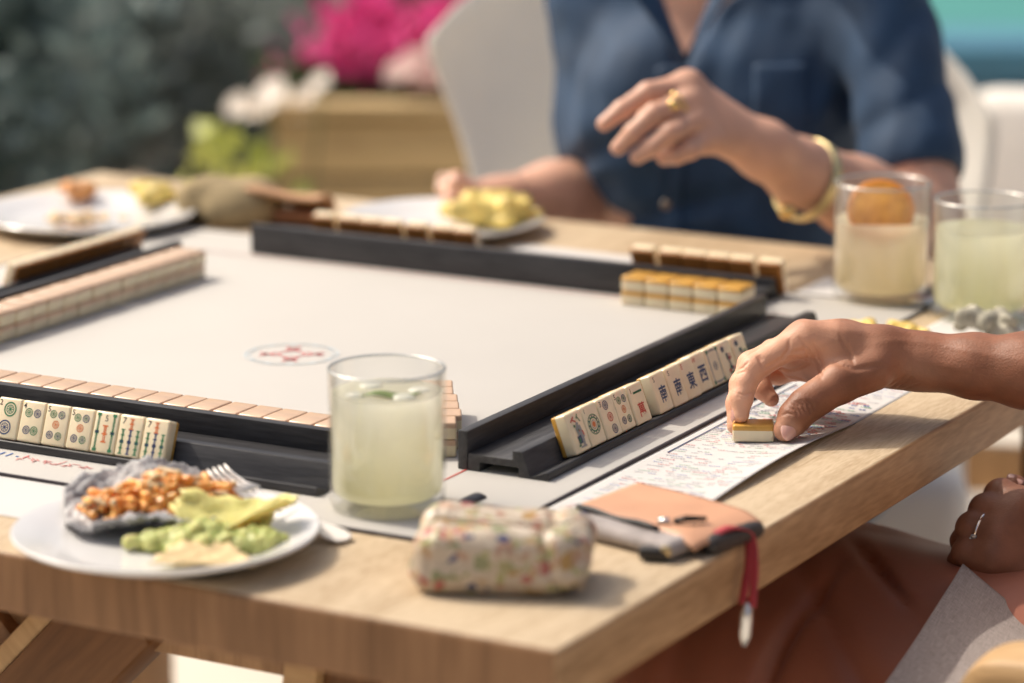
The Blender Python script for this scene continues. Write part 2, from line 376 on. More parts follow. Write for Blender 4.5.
_tx = {}
def text2d(s):
    if s in _tx: return _tx[s]
    cu = bpy.data.curves.new('t', 'FONT'); cu.body = s; cu.size = 1.0; cu.resolution_u = 3; cu.offset = .022 if ord(s[0]) > 0x2000 else .006; cu.align_x = 'CENTER'; cu.align_y = 'CENTER'
    o = bpy.data.objects.new('t', cu); C.objects.link(o)
    bpy.context.view_layer.update()
    me = bpy.data.meshes.new_from_object(o.evaluated_get(bpy.context.evaluated_depsgraph_get()))
    vs = [(v.co.x, v.co.y) for v in me.vertices]; fs = [tuple(p.vertices) for p in me.polygons]
    bpy.data.objects.remove(o); bpy.data.curves.remove(cu); bpy.data.meshes.remove(me)
    if vs:
        xs = [v[0] for v in vs]; ys = [v[1] for v in vs]; cx, cy = (min(xs)+max(xs))/2, (min(ys)+max(ys))/2; h = max(max(ys)-min(ys), 1e-3)
        vs = [((x-cx)/h, (y-cy)/h) for x, y in vs]
    _tx[s] = (vs, fs); return _tx[s]
class Art:                                   # flat ink shapes in (u, v), laid on a face
    def __init__(s): s.v = []; s.f = []; s.c = []; s.lift = 0
    def poly(s, pts, col): n = len(s.v); s.v += [(x, y, s.lift) for x, y in pts]; s.f.append(tuple(range(n, n+len(pts)))); s.c.append(INKS.index(col)); return s
    def disc(s, x, y, r, col, n=20): return s.poly([(x+r*math.cos(2*math.pi*i/n), y+r*math.sin(2*math.pi*i/n)) for i in range(n)], col)
    def ring(s, x, y, r0, r1, col, n=28, ry=1.0):
        for i in range(n):
            a, b = 2*math.pi*i/n, 2*math.pi*(i+1)/n
            s.poly([(x+r0*math.cos(a), y+ry*r0*math.sin(a)), (x+r1*math.cos(a), y+ry*r1*math.sin(a)), (x+r1*math.cos(b), y+ry*r1*math.sin(b)), (x+r0*math.cos(b), y+ry*r0*math.sin(b))], col)
        return s
    def rect(s, x, y, w, h, col, a=0):
        c, q = math.cos(a), math.sin(a)
        return s.poly([(x+dx*c-dy*q, y+dx*q+dy*c) for dx, dy in ((-w/2, -h/2), (w/2, -h/2), (w/2, h/2), (-w/2, h/2))], col)
    def text(s, t, x, y, h, col, sx=1.0):
        vs, fs = text2d(t); n = len(s.v); s.v += [(x+a*h*sx, y+b*h, s.lift) for a, b in vs]
        for f in fs: s.f.append(tuple(i+n for i in f)); s.c.append(INKS.index(col))
        return s
    def mesh(s, name, place):
        me = bpy.data.meshes.new(name); me.from_pydata([tuple(place(*p)) for p in s.v], [], s.f); me.update()
        used = sorted(set(s.c))
        for k in used: me.materials.append(INKM[k])
        me.polygons.foreach_set('material_index', [used.index(c) for c in s.c]); return me
def wheel(a, x, y, r, c1, c2, petals=8):     # a dot of the circle suit: ring, spokes and hub
    a.ring(x, y, r*.80, r, c1, 24); a.ring(x, y, r*.52, r*.62, c2, 20); a.disc(x, y, r*.2, c2, 12)
    for i in range(petals):
        t = 2*math.pi*i/petals; a.rect(x+r*.36*math.cos(t), y+r*.36*math.sin(t), r*.3, r*.1, c1, t)
def stick(a, x, y, h, c, w=.0022):           # a bamboo stick
    for k in (-1, 1):
        a.rect(x, y+k*h*.25, w*.75, h*.42, c)
    for k in (-.5, 0, .5): a.rect(x, y+k*h, w*1.6, h*.085, c)
    a.rect(x-.0001, y+h*.25, w*.2, h*.3, 'pale'); a.rect(x-.0001, y-h*.25, w*.2, h*.3, 'pale')

TW_, TH_, TD_ = .022, .031, .013
def tile_half(front):
    bm = bmesh.new(); add_box(bm, TW_-.0004, TD_, TH_, bevel=.0017, seg=3)
    cut = -TD_/2+.0042
    g = bm.verts[:]+bm.edges[:]+bm.faces[:]
    r = bmesh.ops.bisect_plane(bm, geom=g, plane_co=(0, cut, 0), plane_no=(0, 1, 0), clear_inner=front, clear_outer=not front)
    es = [e for e in r['geom_cut'] if isinstance(e, bmesh.types.BMEdge)]; bmesh.ops.edgenet_fill(bm, edges=es)
    bmesh.ops.translate(bm, vec=(0, 0, TH_/2), verts=bm.verts); bmesh.ops.recalc_face_normals(bm, faces=bm.faces)
    return bm
_half = {}
for nm, fr, mm in (('cream', True, M_cream), ('gold', False, M_gold), ('peach', False, M_peach), ('brown', False, M_shadeb)):
    o_ = bm_obj('half', tile_half(fr), mm, None, smooth=True, sharp=35); _half[nm] = o_.data; bpy.data.objects.remove(o_)
_half['cream'].name = 'tile_body'; _half['gold'].name = 'bamboo_back'; _half['peach'].name = 'bamboo_back_sky_sheen'
def tile(label, group, loc, rot, back='gold', art=None, cat='mahjong tile'):
    t = thing('mahjong_tile', label, cat, loc, rot, group)
    link(bpy.data.objects.new('tile_body', _half['cream']), t)
    link(bpy.data.objects.new('bamboo_back', _half[back]), t)
    if art:
        link(bpy.data.objects.new('engraving', art.mesh('engraving', lambda u, v, l: (-u, TD_/2+.00012+l, TH_/2+v))), t)
    return t

# ------------------------------------------------------------------ camera, sun, sky
cam = bpy.data.cameras.new('camera'); co = bpy.data.objects.new('camera', cam); C.objects.link(co)
co.location = CAM; co.rotation_euler = (R(90)-PITCH, 0, 0); cam.sensor_width = 36; cam.lens = FPX/1024*36; cam.clip_end = 500; cam.clip_start = .05
cam.dof.use_dof = True; cam.dof.focus_distance = 2.37; cam.dof.aperture_fstop = 3.1; cam.dof.aperture_blades = 0
sc = bpy.context.scene; sc.camera = co
sun_to = Vector((-.86, .46, 1.15)).normalized()
sl = bpy.data.lights.new('sun', 'SUN'); sl.energy = 3.3; sl.angle = R(.6); sl.color = (1.0, .92, .80)
so = bpy.data.objects.new('sun', sl); C.objects.link(so); so.rotation_euler = (-sun_to).to_track_quat('-Z', 'Y').to_euler()
w = bpy.data.worlds.new('World'); sc.world = w; w.use_nodes = True
sky = w.node_tree.nodes.new('ShaderNodeTexSky'); sky.sky_type = 'NISHITA'; sky.sun_disc = False
sky.sun_elevation = math.asin(sun_to.z); sky.sun_rotation = math.atan2(sun_to.x, sun_to.y); sky.dust_density = 9.5; sky.air_density = 1.0
wm_ = w.node_tree.nodes.new('ShaderNodeMix'); wm_.data_type = 'RGBA'; wm_.blend_type = 'MULTIPLY'; wm_.inputs[0].default_value = 1.0; wm_.inputs[7].default_value = (.98, .985, .97, 1)
w.node_tree.links.new(sky.outputs[0], wm_.inputs[6]); w.node_tree.links.new(wm_.outputs[2], w.node_tree.nodes['Background'].inputs[0]); w.node_tree.nodes['Background'].inputs[1].default_value = .15
sc.view_settings.view_transform = 'Standard'; sc.view_settings.look = 'None'; sc.view_settings.exposure = 0; sc.view_settings.gamma = 1
sc.cycles.use_denoising = True
try: sc.cycles.denoiser = 'OPENIMAGEDENOISE'
except Exception: pass
sc.cycles.max_bounces = 10; sc.cycles.transparent_max_bounces = 24; sc.cycles.caustics_reflective = False; sc.cycles.caustics_refractive = False; sc.cycles.sample_clamp_indirect = 4

# ------------------------------------------------------------------ setting: ground, terrace, pool
def flat(name, pts, z, m):
    return mesh_obj(name, [(x, y, z) for x, y in pts], [tuple(range(len(pts)))], m, smooth=False)
M_sand = mat('pale_limestone', (.60, .545, .465), .85, var=.10, scale=3.0, bump=.2, bscale=60)
struct(flat('ground', [(-250, -150), (250, -150), (250, 350), (-250, 350)], -.03, mat('dry_soil', (.30, .25, .18), .95, var=.2, scale=.6)))
struct(flat('terrace_paving', [(-6, -4), (6, -4), (6, 9.0), (-6, 9.0)], 0.0, M_sand))
struct(flat('planting_soil', [(-6, 4.75), (-.12, 4.75), (-.12, 8.9), (-6, 8.9)], .004, mat('bark_mulch', (.07, .045, .03), .95, var=.4, scale=40, bump=.5)))
wm = mat('pool_water_surface', (.07, .30, .265), .35, spec=.2, col2=(.06, .25, .235), scale=3, bump=.15, bscale=9)
struct(flat('pool_water', [(-1.5, 9.4), (30, 9.4), (30, 40), (-1.5, 40)], .02, wm))
struct(box_obj('pool_coping', (31.5, .4, .14), (14.25, 9.2, .07), mat('coping_blue_tile', (.06, .20, .30), .5, var=.2, scale=14), None, bevel=.01))

# ------------------------------------------------------------------ the table
tb = thing('wooden_table', 'large square light oak table with a thick top, set for a tile game', 'table', (O[0], O[1], 0), -TYAW)
TX, TY, TT = 1.24, 1.215, .042
top = box_obj('tabletop', (TX, TY, TT), (-TX/2, TY/2, TOP-TT/2), M_oak, tb, bevel=.0035, seg=3)
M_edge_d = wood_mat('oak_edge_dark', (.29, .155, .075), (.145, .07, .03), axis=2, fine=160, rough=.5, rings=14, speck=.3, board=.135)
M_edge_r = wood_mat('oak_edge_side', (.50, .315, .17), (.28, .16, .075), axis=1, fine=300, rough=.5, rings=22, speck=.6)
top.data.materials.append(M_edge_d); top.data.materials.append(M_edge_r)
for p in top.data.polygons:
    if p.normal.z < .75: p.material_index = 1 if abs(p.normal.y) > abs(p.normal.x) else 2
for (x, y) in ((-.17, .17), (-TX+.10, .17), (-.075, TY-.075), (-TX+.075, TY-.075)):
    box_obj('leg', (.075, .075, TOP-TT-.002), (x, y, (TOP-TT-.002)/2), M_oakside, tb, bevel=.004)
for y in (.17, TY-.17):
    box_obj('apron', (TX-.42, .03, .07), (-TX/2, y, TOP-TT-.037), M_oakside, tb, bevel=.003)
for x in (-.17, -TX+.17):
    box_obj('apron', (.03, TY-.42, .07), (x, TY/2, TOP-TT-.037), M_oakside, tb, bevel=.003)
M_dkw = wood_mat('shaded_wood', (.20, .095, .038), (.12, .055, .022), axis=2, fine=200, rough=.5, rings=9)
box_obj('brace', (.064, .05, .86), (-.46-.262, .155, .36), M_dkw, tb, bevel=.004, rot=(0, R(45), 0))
box_obj('brace', (.016, .05, .90), (-.516-.262, .158, .36), M_arm, tb, bevel=.003, rot=(0, R(45), 0))  # added strip, pale wood stands in for a sunlit plank face
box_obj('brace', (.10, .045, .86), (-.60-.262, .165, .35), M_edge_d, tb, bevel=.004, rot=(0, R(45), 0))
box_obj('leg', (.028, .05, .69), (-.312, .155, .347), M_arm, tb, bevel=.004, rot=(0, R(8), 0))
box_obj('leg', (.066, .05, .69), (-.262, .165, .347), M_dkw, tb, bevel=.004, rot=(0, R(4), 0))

# ------------------------------------------------------------------ game mat
MX0, MX1, MY0, MY1 = -.992, -.152, .158, .998
gm = thing('game_mat', 'large cream game mat with a small printed emblem at its centre', 'game mat', mw((MX0+MX1)/2, (MY0+MY1)/2, .0), -YAW)
box_obj('mat_sheet', (MX1-MX0, MY1-MY0, .0018), (0, 0, .0011), mat('mat_cream', (.495, .475, .445), .75, var=.035, scale=4, bump=.12, bscale=1200), gm, bevel=.0006)
MZ = .0021                                   # top of the mat above the table
Me = mat('mat_edge', (.05, .042, .05), .7)
bm = bmesh.new(); hw = (MX1-MX0)/2
for (x, y, sx, sy) in ((0, -hw-.0008, 2*hw+.0036, .0016), (0, hw+.0008, 2*hw+.0036, .0016), (-hw-.0009, 0, .0016, 2*hw-.0006), (hw+.0009, 0, .0016, 2*hw-.0006)):
    add_box(bm, sx, sy, .0026, (x, y, .0014))
bm_obj('stitched_edge', bm, Me, gm)
a = Art(); h2 = hw-.093
for (x, y, sx, sy) in ((0, -h2, 2*h2+.0016, .0016), (0, h2, 2*h2+.0016, .0016), (-h2, 0, .0016, 2*h2-.0017), (h2, 0, .0016, 2*h2-.0017)): a.rect(x, y, sx, sy, 'red')
link(bpy.data.objects.new('red_border', a.mesh('red_border', lambda u, v, l: (u, v, MZ+.0003))), gm)
INKS.append('fadered'); INKM.append(mat('ink_fadered', (.56, .16, .16), .7)); INKS.append('fadeblue'); INKM.append(mat('ink_fadeblue', (.47, .53, .56), .7))
a = Art()
a.ring(0, 0, .0385, .0400, 'fadeblue', 40); a.ring(0, 0, .0345, .0355, 'fadeblue', 40)
for i in range(12):
    t = i*math.pi/6; a.rect(.037*math.cos(t), .037*math.sin(t), .0022, .005, 'fadeblue', t)
for q in range(4):
    t = q*math.pi/2+R(28.5); cx, cy = .0195*math.cos(t), .0195*math.sin(t)
    for k in (-1, 1): a.rect(cx, cy, .019, .0026, 'fadered', t+k*.7)
    a.rect(cx*1.15, cy*1.15, .003, .010, 'fadered', t)
for i in range(8):
    t = (i+.5)*math.pi/4; a.rect(.0105*math.cos(t), .0105*math.sin(t), .0018, .0084, 'fadered', t)
ce = link(bpy.data.objects.new('center_emblem', a.mesh('center_emblem', lambda u, v, l: (u, v, MZ+.0003))), gm); ce.location = (.02, -.004, 0)
a = Art()
for i, (u, col, sx) in enumerate(((-.604, 'blue', .9), (-.578, 'blue', .9), (-.561, 'blue', .5))): a.text('✱·1'[i] if i != 1 else '·', u, .201-.0, .009 if i != 1 else .002, col)
a.text('1', -.568, .2005, .010, 'blue'); a.disc(-.553, .200, .0012, 'blue'); a.disc(-.580, .201, .0012, 'blue')
rs = random.Random(4)
for i, u in enumerate((-.545, -.535, -.525, -.515, -.503, -.490)):
    for k in range(5): a.rect(u+rs.uniform(-.003, .003), .198+rs.uniform(-.004, .005), rs.uniform(.004, .009), .0009, 'fadered', rs.choice((0, 0, 1.57, .5, -.6)))
link(bpy.data.objects.new('border_print', a.mesh('border_print', lambda u, v, l: (u-(MX0+MX1)/2, v-(MY0+MY1)/2, MZ+.0003))), gm)

# ------------------------------------------------------------------ racks
RL = .53
def rack(label, loc, rz):
    r = thing('tile_rack', label, 'tile rack', loc, rz, 'black wooden racks around the mat')
    extrude_profile('backboard', [(-.008, 0), (0, 0), (0, .029), (-.008, .029)], -RL/2, RL/2, M_rack, r)
    extrude_profile('tray', [(.0006, 0), (.010, 0), (.010, .007), (.042, .007), (.042, 0), (.0655, 0), (.0665, .001), (.0665, .0060), (.065, .0066), (.0515, .0016), (.0455, .0192), (.037, .0192), (.037, .0127), (.0006, .0127)], -RL/2, RL/2, M_rack, r, bevel=.0005)
    return r
rots = {'right': -YAW-R(90), 'front': -YAW+R(180), 'back': -YAW, 'left': -YAW+R(90)}
racks = {
 'right': rack('black rack along the right side beside the reaching hand, holding suit and wind tiles', mw(-.252+.008, .325+RL/2, MZ), rots['right']),
 'front': rack('black rack along the near edge behind the taco plate, holding circle and bamboo tiles', mw(-.302-RL/2, .287-.008, MZ), rots['front']),
 'back': rack('black rack along the far edge in front of the person in the navy shirt', mw(-.285-RL/2, .915+.008, MZ), rots['back']),
 'left': rack('black rack along the left edge, mostly hidden behind its long tile wall', mw(-.826-.008, .815-RL/2, MZ), rots['left'])}
LEAN = R(20.5)
def rack_spot(side, along, up=.0024):        # a place on a rack: 'along' is measured from the rack's middle in its own reading direction
    r = racks[side]; m = Matrix.Rotation(rots[side], 3, 'Z')
    return Vector(r.location)+m @ Vector((-along, .0524, up))
def rack_tile(side, along, label, group, art=None, back='gold', jit=0.0):
    base = rack_spot(side, along); m = Matrix.Rotation(rots[side], 3, 'Z') @ Matrix.Rotation(LEAN, 3, 'X')
    loc = base+m @ Vector((0, TD_/2, 0)) + Vector((0, 0, .0003))
    return tile(label, group, loc, (m @ Matrix.Rotation(jit, 3, 'Z')).to_euler(), back, art)
def dots(spec, num, ncol='dark'):
    a = Art()
    for (x, y, r, c1, c2) in spec: wheel(a, x, y, r, c1, c2)
    if num: a.text(num, -.0078, .0115, .0042, ncol)
    return a
def five():
    q = .0030
    return [(-.0035, .0080, q, 'green', 'green'), (.0040, .0080, q, 'navy', 'green'), (0, .0005, q, 'orange', 'orange'), (-.0040, -.0075, q, 'navy', 'navy'), (.0037, -.0078, q, 'green', 'navy')]
def bam(num):
    a = Art()
    if num == '5':
        stick(a, -.0068, 0, .026, 'green'); stick(a, .0068, 0, .026, 'green'); stick(a, .0, -.001, .012, 'orange', .003); a.text('5', 0, .0105, .0045, 'dark')
        a.rect(-.0068, 0, .003, .002, 'navy'); a.rect(.0068, 0, .003, .002, 'navy')
    else:
        stick(a, .0005, .0088, .0075, 'orange', .0028)
        for x, c in ((-.006, 'green'), (.0005, 'navy'), (.007, 'green')):
            stick(a, x, .0002 if x else -.0005, .0082, c); stick(a, x, -.0092, .0082, c); a.rect(x, -.0045, .0032, .0022, 'navy')
        a.text('7', -.0062, .0108, .0048, 'dark')
    return a
fr_arts = [('second-suit', dots([(0, .007, .0052, 'green', 'green'), (0, -.007, .0052, 'navy', 'navy')], '2')),
           ('tile with two large circles and the numeral 2', dots([(0.0012, .007, .0056, 'green', 'green'), (-.0012, -.0068, .0056, 'navy', 'navy')], '2')),
           ('tile with four circles and the numeral 4', dots([(-.0035, .0065, .0034, 'green', 'green'), (.0043, .0065, .0032, 'navy', 'navy'), (-.0035, -.0065, .0032, 'navy', 'navy'), (.0035, -.0065, .0034, 'green', 'green')], '4')),
           ('tile with five circles, beside the four-circle tile', dots(five(), '5')),
           ('tile with five circles, beside the five-stick bamboo tile', dots(five(), '5')),
           ('tile with two tall green sticks and the numeral 5', bam('5')),
           ('tile with sticks and numeral 7, beside the five-stick tile', bam('7')),
           ('tile with sticks and numeral 7, at the right end', bam('7'))]
# the row's right end stands at mat x = -.437; the rack's middle is at -.302-RL/2
cx_front = -.302-RL/2
for i, (lb, art) in enumerate(fr_arts):
    if i == 0: continue
    along = (-.433-.011-.022*(7-i))-cx_front
    rack_tile('front', along, ('cream '+lb+' of near rack') if 'end' in lb else ('cream '+lb+', near rack'), 'tiles standing on the near rack', art, jit=random.uniform(-.01, .01))
def flower():
    a = Art(); rs = random.Random(3)
    for (x, y, c, ww, hh, t) in ((-.004, .010, 'red', .006, .0014, .6), (-.002, .0085, 'red', .005, .0012, -.5), (.003, .011, 'green', .004, .0012, .9), (.0045, .0085, 'green', .005, .001, -1),
                                 (0, .004, 'grey', .006, .003, 1.2), (.0015, -.001, 'grey', .007, .010, .25), (-.001, -.006, 'navy', .005, .006, .1), (.003, -.007, 'grey', .003, .009, -.1), (.005, -.002, 'red', .0015, .004, .3), (-.0035, -.010, 'green', .003, .0012, .4), (.001, -.0115, 'grey', .008, .0012, 0)):
        a.rect(x, y, ww, hh, c, t); a.lift += .00003
    for k in range(9): a.disc(rs.uniform(-.004, .005), rs.uniform(-.010, .009), rs.uniform(.0006, .0013), rs.choice(['red', 'green', 'grey']), 8)
    return a
def season(seed):
    a = Art(); rs = random.Random(seed); a.text('✿', -.005, .0095, .005, 'navy'); a.disc(-.005, .0095, .0022, 'navy')
    for k in range(10): a.disc(rs.uniform(-.003, .006), rs.uniform(-.009, .004), rs.uniform(.0008, .0019), rs.choice(['red', 'red', 'navy', 'green']), 9); a.lift += .00003
    a.rect(.001, -.002, .0018, .015, 'navy', .25); a.rect(.002, -.011, .009, .0014, 'green'); return a
one = Art(); one.ring(0, 0, .0070, .0078, 'green', 32); one.ring(0, 0, .0046, .0058, 'green', 30)
for i in range(12): t = i*math.pi/6; one.rect(.0063*math.cos(t), .0063*math.sin(t), .0010, .0012, 'navy', t)
one.ring(0, 0, .0030, .0034, 'navy', 20); one.disc(0, 0, .0022, 'orange'); one.text('1', -.0078, .0115, .0036, 'dark')
three = dots([(-.0015, .0095, .0036, 'navy', 'navy'), (0.0005, .0, .0036, 'red', 'red'), (.0020, -.0095, .0036, 'navy', 'navy')], '3')
crak = Art(); crak.text('一', .001, .0085, .0016, 'green'); crak.rect(.001, .0085, .0095, .0016, 'green'); crak.text('萬', .0005, -.0052, .011, 'red', .9); crak.text('1', -.0078, .0108, .0040, 'dark')
def wind(ch, num, col='navy'): a = Art(); a.text(ch, .001, -.0015, .0135, col, .82); a.text(num, -.0075, .0112, .0040, 'dark' if num == 'S' else 'red'); return a
soap = Art()
for (x, y, sx, sy) in ((0, .0125, .014, .0012), (0, -.0125, .014, .0012), (-.0075, 0, .0012, .024), (.0075, 0, .0012, .024)): soap.rect(x, y, sx, sy, 'grey'); soap.rect(x*1.06, y*1.06, sx*.4, sy*.5 if sx > sy else sy*.4, 'navy')
wheel(soap, 0, 0, .0036, 'grey', 'navy')
for (x, y) in ((-.0075, .0125), (.0075, .0125), (-.0075, -.0125), (.0075, -.0125)): soap.rect(x, y, .003, .003, 'green')
rt = [('tile with a bird picture, at the near end', flower()), ('tile with one large ringed circle', one), ('tile with three circles in a slanting row', three), ('tile with five circles', dots(five(), '5')), ('tile with a green bar over a red character', crak), None,
      ('tile with a south wind character, next to the gap', wind('南', 'S')), ('tile with a south wind character, next to the east wind', wind('南', 'S')), ('tile with a blue east wind character', wind('東', 'E')), ('tile with a blue west wind character', wind('西', 'W')), ('tile with a framed border and small emblem', soap), ('tile with blue flower picture, second from the far end', season(5)), ('tile with blue flower picture, last at the far end', season(9))]
cy_right = .325+RL/2; pos = .376+.012
for it in rt:
    if it is None: pos += .0145; continue
    t_ = rack_tile('right', pos-cy_right, 'cream '+it[0]+' of the right rack' if 'end' in it[0] else 'cream '+it[0]+' on the right rack', 'tiles standing on the right rack', it[1], jit=random.uniform(-.02, .02)); t_.scale = (1.11, 1, 1); t_.location += Vector((random.uniform(-.0012, .0008), 0, 0)); pos += .0246
# tiles seen from behind on the far and left racks
cx_back = -.285-RL/2; k = 0; ORD = ['first', 'second', 'third', 'fourth', 'fifth', 'sixth', 'seventh', 'eighth', 'ninth', 'tenth', 'eleventh', 'twelfth', 'thirteenth', 'fourteenth', 'fifteenth', 'sixteenth', 'seventeenth', 'eighteenth']
x = -.766
for grp in (1, 3, 1, 2):
    for j in range(grp):
        t_ = rack_tile('back', -(x-cx_back), 'shaded brown tile back on the far rack before the yellow food plate, %s from left' % ORD[k], 'tiles on the far rack seen from behind', back='brown'); t_.scale = (1.06, 1, 1); x += .0236; k += 1
    x += .005
x = -.420; k = 0
for grp in (1, 4, 1):
    for j in range(grp):
        t_ = rack_tile('back', -(x-cx_back), 'shaded brown tile back on the far rack behind the golden stack, %s from left' % ORD[k], 'tiles on the far rack seen from behind', back='brown'); t_.scale = (1.06, 1, 1); x += .0236; k += 1
    x += .005
cy_left = .815-RL/2; y = .640
for j in range(9):
    rack_tile('left', -(y-cy_left), 'shaded brown tile back on the left rack, %s from the far end' % ORD[8-j], 'tiles on the left rack seen from behind', back='brown'); y += .0222

# ------------------------------------------------------------------ walls of face-down tiles (two layers)
def lay(label, group, pos, rz, back, layer):
    # face-down tile: length along its own y, bamboo back on top
    t = tile(label, group, (0, 0, 0), (0, 0, 0), back)
    m = Matrix.Rotation(rz+random.uniform(-.012, .012), 4, 'Z') @ Matrix.Rotation(R(-90), 4, 'X')
    t.rotation_euler = m.to_euler(); c = m.to_3x3() @ Vector((0, 0, TH_/2))
    t.location = Vector(pos)-c+Vector((0, 0, TD_/2+.00015+layer*(TD_+.0002)))
    return t
def wallrow(n, p0, step, rz, back, desc, group, skip=()):
    for i in range(n):
        for lyr in (0, 1):
            lay('face-down tile in the %s row of %s, %s from %s' % (('lower', 'upper')[lyr], desc[0], ORD[i], desc[1]), group, Vector(p0)+Vector(step)*i+Vector((random.uniform(-.0006, .0006), random.uniform(-.0006, .0006), 0)), rz, back, lyr)
ex = mw(1, 0)-mw(0, 0); ey = mw(0, 1)-mw(0, 0)
wallrow(18, mw(-.325, .3135, MZ), -ex*.0222, -YAW, 'peach', ('the near wall', 'the green drink'), 'face-down wall behind the near rack')
wallrow(16, mw(-.8055, .790, MZ), -ey*.0222, -YAW+R(90), 'peach', ('the left wall', 'its far end'), 'face-down wall along the left rack')
dx = Vector((-.0022, .02245, 0)); b0 = Vector((-.0405-.0155, 2.232+.011, TOP+MZ)); 
for i in range(6):
    for lyr in (0, 1):
        p = b0+dx*i+Vector((.0055 if i else 0, 0, 0))+Vector((random.uniform(-.0008, .0008), 0, 0))
        lay('face-down tile, %s layer of the short wall beside the green drink, %s from camera' % (('lower', 'upper')[lyr], ORD[i]), 'short wall piece right of the green drink', p, R(90)+R(2), 'peach', lyr)
for i in range(5):
    for lyr in (0, 1):
        lay('golden-backed tile, %s layer of the stack before the far rack, %s from left' % (('lower', 'upper')[lyr], ORD[i]), 'short golden stack before the far rack', mw(-.398+.0238*i+.012, .8945, MZ), -YAW, 'gold', lyr).scale = (1.05, 1, 1)

# ------------------------------------------------------------------ score cards
M_paper = mat('card_paper', (.57, .555, .54), .6, var=.015, scale=20)
INKS += ['softred', 'softblue', 'softgreen', 'softgrey']; INKM += [mat('ink_softred', (.52, .20, .22), .7), mat('ink_softblue', (.24, .29, .50), .7), mat('ink_softgreen', (.28, .45, .36), .7), mat('ink_softgrey', (.36, .36, .40), .7)]
def card(label, x0, x1, y0, y1, seed, curl=.0, rows=True, z=.0006, extra=None, frame=mw):
    t = thing('score_card', label, 'card', frame((x0+x1)/2, (y0+y1)/2, 0), -YAW)
    W, H = x1-x0, y1-y0
    def hgt(u, v):
        e = max(0, (u-.55)/.45)**2*max(0, math.sin((v-.08)*5.2))
        return z+curl*e+.0006*math.sin(u*5+v*3+seed)*min(1, curl*300)
    sheet('card_sheet', lambda u, v: ((u-.5)*W, (v-.5)*H, hgt(u, v)), 24, 48, M_paper, t, thick=.0003)
    if rows:
        rs = random.Random(seed); a = Art()
        cw = .0021
        v = .012
        sect = 0
        while v < H-.012:
            u = .010; dense = (.52*H < v < .80*H)
            n = 0
            while u < W-.012:
                wl = rs.uniform(.002, .011) if not dense else rs.uniform(.003, .009)
                if rs.random() < (.62 if not dense else .90):
                    col = rs.choice(['softgrey', 'softgrey', 'softred', 'softblue', 'softgreen']) if not (dense and u > .42*W) else rs.choice(['red', 'blue', 'softgreen', 'softred', 'blue', 'softblue', 'red'])
                    x = u
                    while x < u+wl:
                        hh = rs.uniform(.0010, .0019)*(1.5 if dense else 1); ww = rs.uniform(.0009, .0016)*(1.5 if dense else 1)
                        a.v += [(x+dx, v+dy, 0) for dx, dy in ((0, 0), (hh, 0), (hh, ww), (0, ww))]; q = len(a.v); a.f.append((q-4, q-3, q-2, q-1)); a.c.append(INKS.index(col)); x += hh+.0006
                u += wl+rs.uniform(.001, .006)
            v += (.0052 if not dense else .0040)+(.004 if rs.random() < .12 else 0)
        # the columns run along the long side: swap so that lines read across the card
        a.rect(.0085, H*.62, .0012, H*.50, 'navy')
        me = a.mesh('printed_rows', lambda u, vv, l: (u-W/2, vv-H/2, hgt(u/W, vv/H)+.0005)); link(bpy.data.objects.new('printed_rows', me), t)
    return t
card('white score card with rows of red, blue and green print under the reaching hand', -.1495, -.052, .268, .745, 3, curl=.006)
card('white score card between the taco plate and the front of the mat', -.70, -.43, .075, .1555, 8, curl=0, rows=False)
card('white score card partly hidden under the orange drink', -.285, -.13, 1.003, 1.085, 12, rows=False)
card('white score card behind the far rack beside the yellow food plate', -.615, -.40, 1.003, 1.088, 14, rows=False)
card('white paper under the chips and grey tortilla shell behind the forearm', -.125, -.012, .80, 1.02, 16, rows=False)

# ------------------------------------------------------------------ glasses
M_glass = thin_glass('tumbler_glass', (.995, .998, .99), .012, .42, haze=.015)
M_rim = thin_glass('tumbler_rim', (.97, .98, .96), .30, .5, haze=.12)
M_base = mat('tumbler_base', (.80, .86, .80), .06, trans=.75)
def tumbler(label, pos, r, h, low, high, level, name):
    t = thing('drink_glass', label, 'glass', pos)
    w_ = .0022
    lathe('tumbler', [(0, .0085), (r-.008, .0085), (r-w_-.0006, .0125), (r-w_, .018), (r-w_, h-.0008), (r-w_*.7, h), (r-w_*.3, h), (r, h-.0008), (r, .007), (r-.0012, .003), (r-.004, .0006), (r-.007, .0002), (0, .0002)], M_glass, t, seg=80)
    lathe('rim', [(r-w_*.5+.0013*math.cos(a), h+.0002+.0011*math.sin(a)) for a in [k*math.pi/4 for k in range(9)]], M_rim, t, seg=80)
    d = lathe('drink', [(0, 0), (r-.0085, 0), (r-w_-.0012, .004), (r-w_-.0005, .009), (r-w_-.0004, level-.0012), (r-w_-.0002, level), (r-.006, level-.0006), (0, level-.0006)], drink_mat(name, low, high, level), t, seg=64)
    d.location = (0, 0, .0092); return t
g1 = tumbler('glass of cloudy green drink with a floating leaf at the near mat corner', mw(-.2460, .216, MZ), .0408, .0985, (.97, .95, .70), (.985, .975, .90), .073, 'green_juice')
sheet('floating_leaf', lambda u, v: (-.016+.040*u, -.016+(v-.5)*.016*math.sin(math.pi*min(.98, max(.02, u)))+.006*u, .0835+.0015*math.sin(u*7)), 12, 6, mat('mint_leaf', (.13, .19, .045), .5, var=.4, scale=120), g1, thick=.0008)
fi = Field()
for (x, y, z, r) in ((.012, -.016, .0885, .009), (.022, .004, .0885, .008), (-.012, .018, .0885, .009), (-.022, -.012, .0885, .007)): fi.ell((x, y, z-.0075), (r, r*.9, .0035), k=.003)
M_ice = mat('ice_clear', (.95, .95, .86), .15); add_translucent(M_ice, .5)
ice = field_obj('ice', [fi.build(.001)], M_ice, g1)
